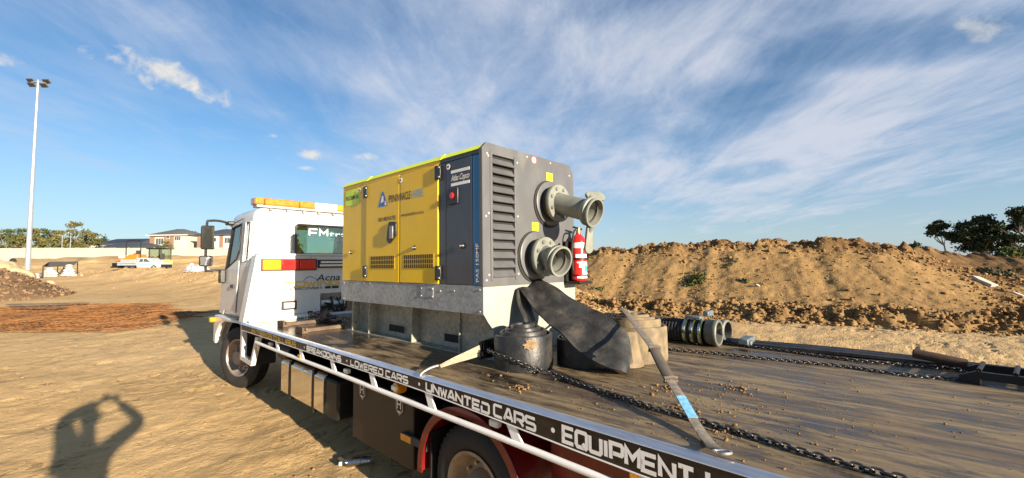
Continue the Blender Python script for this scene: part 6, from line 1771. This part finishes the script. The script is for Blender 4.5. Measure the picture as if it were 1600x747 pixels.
weed(1400, 380, .15, .05, 16, 5, 'green weed tuft on the crest left of the corner strip')
weed(1492, 392, .32, .10, 110, 6, 'yellow green weed clump on the saddle below the airy gum', olive)
weed(1580, 391, .34, .08, 120, 7, 'green weed patch on the low crest below the right hand trees')
weed(1555, 428, .22, .12, 40, 8, 'dark round shrub on the shaded slope at the right', darkleaf)
weed(1165, 440, .08, .03, 7, 9, 'small weed beside the white slab fragment')
def frag(u, v, s, sd, label):
    p = on_berm(u, v)
    if p is None: return
    r = np.random.default_rng(sd)
    mb = MB(); pts = [(-s, -s * .4), (s * .8, -s * .5), (s, s * .2), (s * .2, s * .5), (-s * .9, s * .35)]
    mb.prism(pts, 'z', -s * .16, s * .16)
    o = solo('concrete_fragment', mb, M('pale concrete', (.40, .37, .31), .85, var=.1), label, 'concrete piece', p + Vector((0, 0, .03)), group='concrete pieces on the stockpile', bevel=.01, world=False)
    o.rotation_euler = (r.normal(0, .3), rad(-28), r.uniform(0, 3) )
frag(1184, 448, .15, 1, 'white slab fragment low on the stockpile face'); frag(1537, 441, .34, 2, 'long pale slab fragment on the corner slope at the right')
frag(1292, 436, .07, 3, 'tiny pale stone chip in the middle of the stockpile face'); frag(1593, 462, .18, 4, 'pale slab fragment at the right edge near the slope foot')

# ================================================================== THE PHOTOGRAPHER (behind the camera; throws the shadow on the yard)
PB = Vector((-.27, -.33, 0)); PB.z = gz(PB.x, PB.y)
person = thing('person', 'person in a dark jacket and cap raising a phone with both hands', 'person', PB)
FWD = Vector((.733, .68, 0)); RGT = Vector((.68, -.733, 0)); UPV = Vector((0, 0, 1))
def skin(name, verts, edges, radii, mat, parent, root=0, sub=2):
    off = OFF[person.name]
    me = bpy.data.meshes.new(name); me.from_pydata([tuple(Vector(v) - off) for v in verts], edges, [])
    bm = bmesh.new(); bm.from_mesh(me); bm.verts.ensure_lookup_table(); ly = bm.verts.layers.skin.verify()
    for i, v in enumerate(bm.verts):
        rr_ = radii[i] if isinstance(radii[i], tuple) else (radii[i], radii[i])
        v[ly].radius = rr_; v[ly].use_root = (i == root)
    bm.to_mesh(me); bm.free(); me.materials.append(mat)
    o = bpy.data.objects.new(name, me); COL.objects.link(o); o.parent = parent; OFF[o.name] = off
    s = o.modifiers.new('skin', 'SKIN'); s.use_smooth_shade = True
    d = o.modifiers.new('sub', 'SUBSURF'); d.levels = sub; d.render_levels = sub
    return o
skinm = M('skin', (.46, .27, .19), .55, var=.06); jackm = M('navy jacket', (.022, .028, .045), .85, var=.2); trom = M('work trousers', (.055, .055, .06), .85, var=.2); bootm = M('boots', (.10, .06, .035), .7)
def bod(f, r, z): return PB + FWD * f + RGT * r + UPV * z
top = 1.87 - PB.z                                   # standing height
k = top / 1.80
pelvis = bod(0, 0, .95 * k); chest = bod(.01, 0, 1.28 * k); neck0 = bod(.01, 0, 1.48 * k); headc = bod(.05, -.10, 1.63 * k); headt = bod(.05, -.11, 1.75 * k)
sR = bod(0, .20 * k, 1.44 * k); sL = bod(0, -.20 * k, 1.44 * k)
eR = Vector((.23, -.34, 1.60)); eL = Vector((-.56, .06, 1.70))
LENS_B = CAM_P - FWD * .016
hR = CAM_P + RGT * .035 - FWD * .055 + UPV * -.035; hL = CAM_P - RGT * .175 - FWD * .055 + UPV * -.035
kR = bod(.03, .11 * k, .50 * k); kL = bod(.03, -.11 * k, .50 * k); aR = bod(0, .13 * k, .09); aL = bod(0, -.13 * k, .09)
tR = bod(.17, .15 * k, .04); tL = bod(.17, -.15 * k, .04)
V = [pelvis, chest, neck0, headc - UPV * .04, headc + UPV * .05, headt, sR, eR, hR, sL, eL, hL, bod(0, .10 * k, .90 * k), kR, aR, bod(0, -.10 * k, .90 * k), kL, aL, bod(0, 0, 1.10 * k)]
E = [(0, 18), (18, 1), (1, 2), (2, 3), (3, 4), (4, 5), (1, 6), (6, 7), (7, 8), (1, 9), (9, 10), (10, 11), (0, 12), (12, 13), (13, 14), (0, 15), (15, 16), (16, 17)]
Rr = [(.15, .12), (.16, .12), .062, (.085, .095), (.095, .11), (.055, .065), .062, .045, .030, .062, .045, .030, .088, .060, .042, .088, .060, .042, (.135, .11)]
body = skin('body', V, E, Rr, skinm, person)
# hands: palm and five separate fingers closing on the phone edge
def hand(h, sgn, elbow):
    out = RGT * sgn
    palm0 = h; palm1 = h + UPV * .055 + FWD * .008
    for i, (o_, L) in enumerate(((-.028, .072), (-.009, .082), (.010, .078), (.028, .060))):
        b = palm1 + FWD * (o_ * -.5) + out * (.012) + UPV * (o_ * .25)
        p = [palm0 + out * .006, b, b + UPV * L * .45 - out * .006 + FWD * .010, b + UPV * L * .75 - out * .026 + FWD * .016, b + UPV * L * .85 - out * .045 + FWD * .016]
        skin('finger', p, [(0, 1), (1, 2), (2, 3), (3, 4)], [.012, .0105, .0095, .0085, .0075], skinm, person, sub=1)
    tb_ = h - out * .010 + UPV * .015
    skin('thumb', [h, tb_ + UPV * .02 - out * .01, tb_ + UPV * .045 - out * .028, tb_ + UPV * .062 - out * .048], [(0, 1), (1, 2), (2, 3)], [.014, .013, .011, .009], skinm, person, sub=1)
    skin('palm', [h - UPV * .025, h + UPV * .02, palm1], [(0, 1), (1, 2)], [(.026, .020), (.038, .018), (.036, .016)], skinm, person, sub=2)
hand(hR, 1, eR); hand(hL, -1, eL)
Vj = [bod(0, 0, .92 * k), bod(0, 0, 1.05 * k), bod(.01, 0, 1.28 * k), bod(0, 0, 1.47 * k), sR, eR, eR.lerp(hR, .88), sL, eL, eL.lerp(hL, .88)]
skin('jacket', Vj, [(0, 1), (1, 2), (2, 3), (2, 4), (4, 5), (5, 6), (2, 7), (7, 8), (8, 9)], [(.165, .135), (.180, .145), (.20, .155), (.085, .08), .095, .080, .058, .115, .105, .075], jackm, person, root=1)
skin('trousers', [pelvis, bod(0, .10 * k, .88 * k), kR, aR + UPV * .03, bod(0, -.10 * k, .88 * k), kL, aL + UPV * .03], [(0, 1), (1, 2), (2, 3), (0, 4), (4, 5), (5, 6)], [(.165, .135), .108, .078, .066, .108, .078, .066], trom, person)
for a, t in ((aR, tR), (aL, tL)):
    skin('boot', [a - FWD * .05 - UPV * .035, a + UPV * .02, a + FWD * .06 - UPV * .03, t], [(0, 1), (1, 2), (2, 3)], [.042, .052, .045, .040], bootm, person, root=1, sub=2)
obj('cap', MB().lathe([(.112, 0), (.118, .02), (.110, .07), (.080, .105), (.0001, .12)], headc + UPV * .045, UPV, 22).prism([(0, 0)] * 0 or [(headc.x + FWD.x * a + RGT.x * b, headc.y + FWD.y * a + RGT.y * b) for a, b in ((.09, -.09), (.17, -.06), (.20, 0), (.17, .06), (.09, .09))], 'z', headc.z + .048, headc.z + .056), jackm, person)
for s_ in (-1, 1):
    obj('eye', MB().ball(tuple(headc + FWD * .096 + RGT * .034 * s_ + UPV * .005), .013, 10, 8), M('eye', (.6, .58, .55), .3), person)
    obj('ear', MB().ball(tuple(headc + RGT * .098 * s_ - UPV * .005), (.016, .022, .034), 10, 8), skinm, person)
skin('nose', [headc + FWD * .095 + UPV * .0, headc + FWD * .125 - UPV * .035, headc + FWD * .10 - UPV * .045], [(0, 1), (1, 2)], [.010, .014, .009], skinm, person, sub=1)
obj('mouth', MB().ball(tuple(headc + FWD * .094 - UPV * .068), (.022, .022, .007), 10, 6), M('lips', (.35, .13, .11), .5), person)
ph = thing('phone', 'black phone held level in both hands of the person', 'phone', LENS_B)
ph_m = MB().hexa([tuple(LENS_B + RGT * (a - .07) + UPV * b - FWD * d) for b in (-.042, .040) for a, d in ((-.088, .012), (.088, .012), (.088, 0), (-.088, 0))])
obj('case', ph_m, plasticblk, ph, bevel=.003)
obj('screen', MB().hexa([tuple(LENS_B + RGT * (a - .07) + UPV * b - FWD * d) for b in (-.037, .035) for a, d in ((-.082, .0135), (.082, .0135), (.082, .0125), (-.082, .0125))]), M('phone screen', (.02, .025, .03), .1), ph)
obj('lens_ring', MB().lathe([(.009, 0), (.009, .002), (.006, .002), (.006, 0)], LENS_B + FWD * .0005, FWD, 16, closed=True), steel, ph)
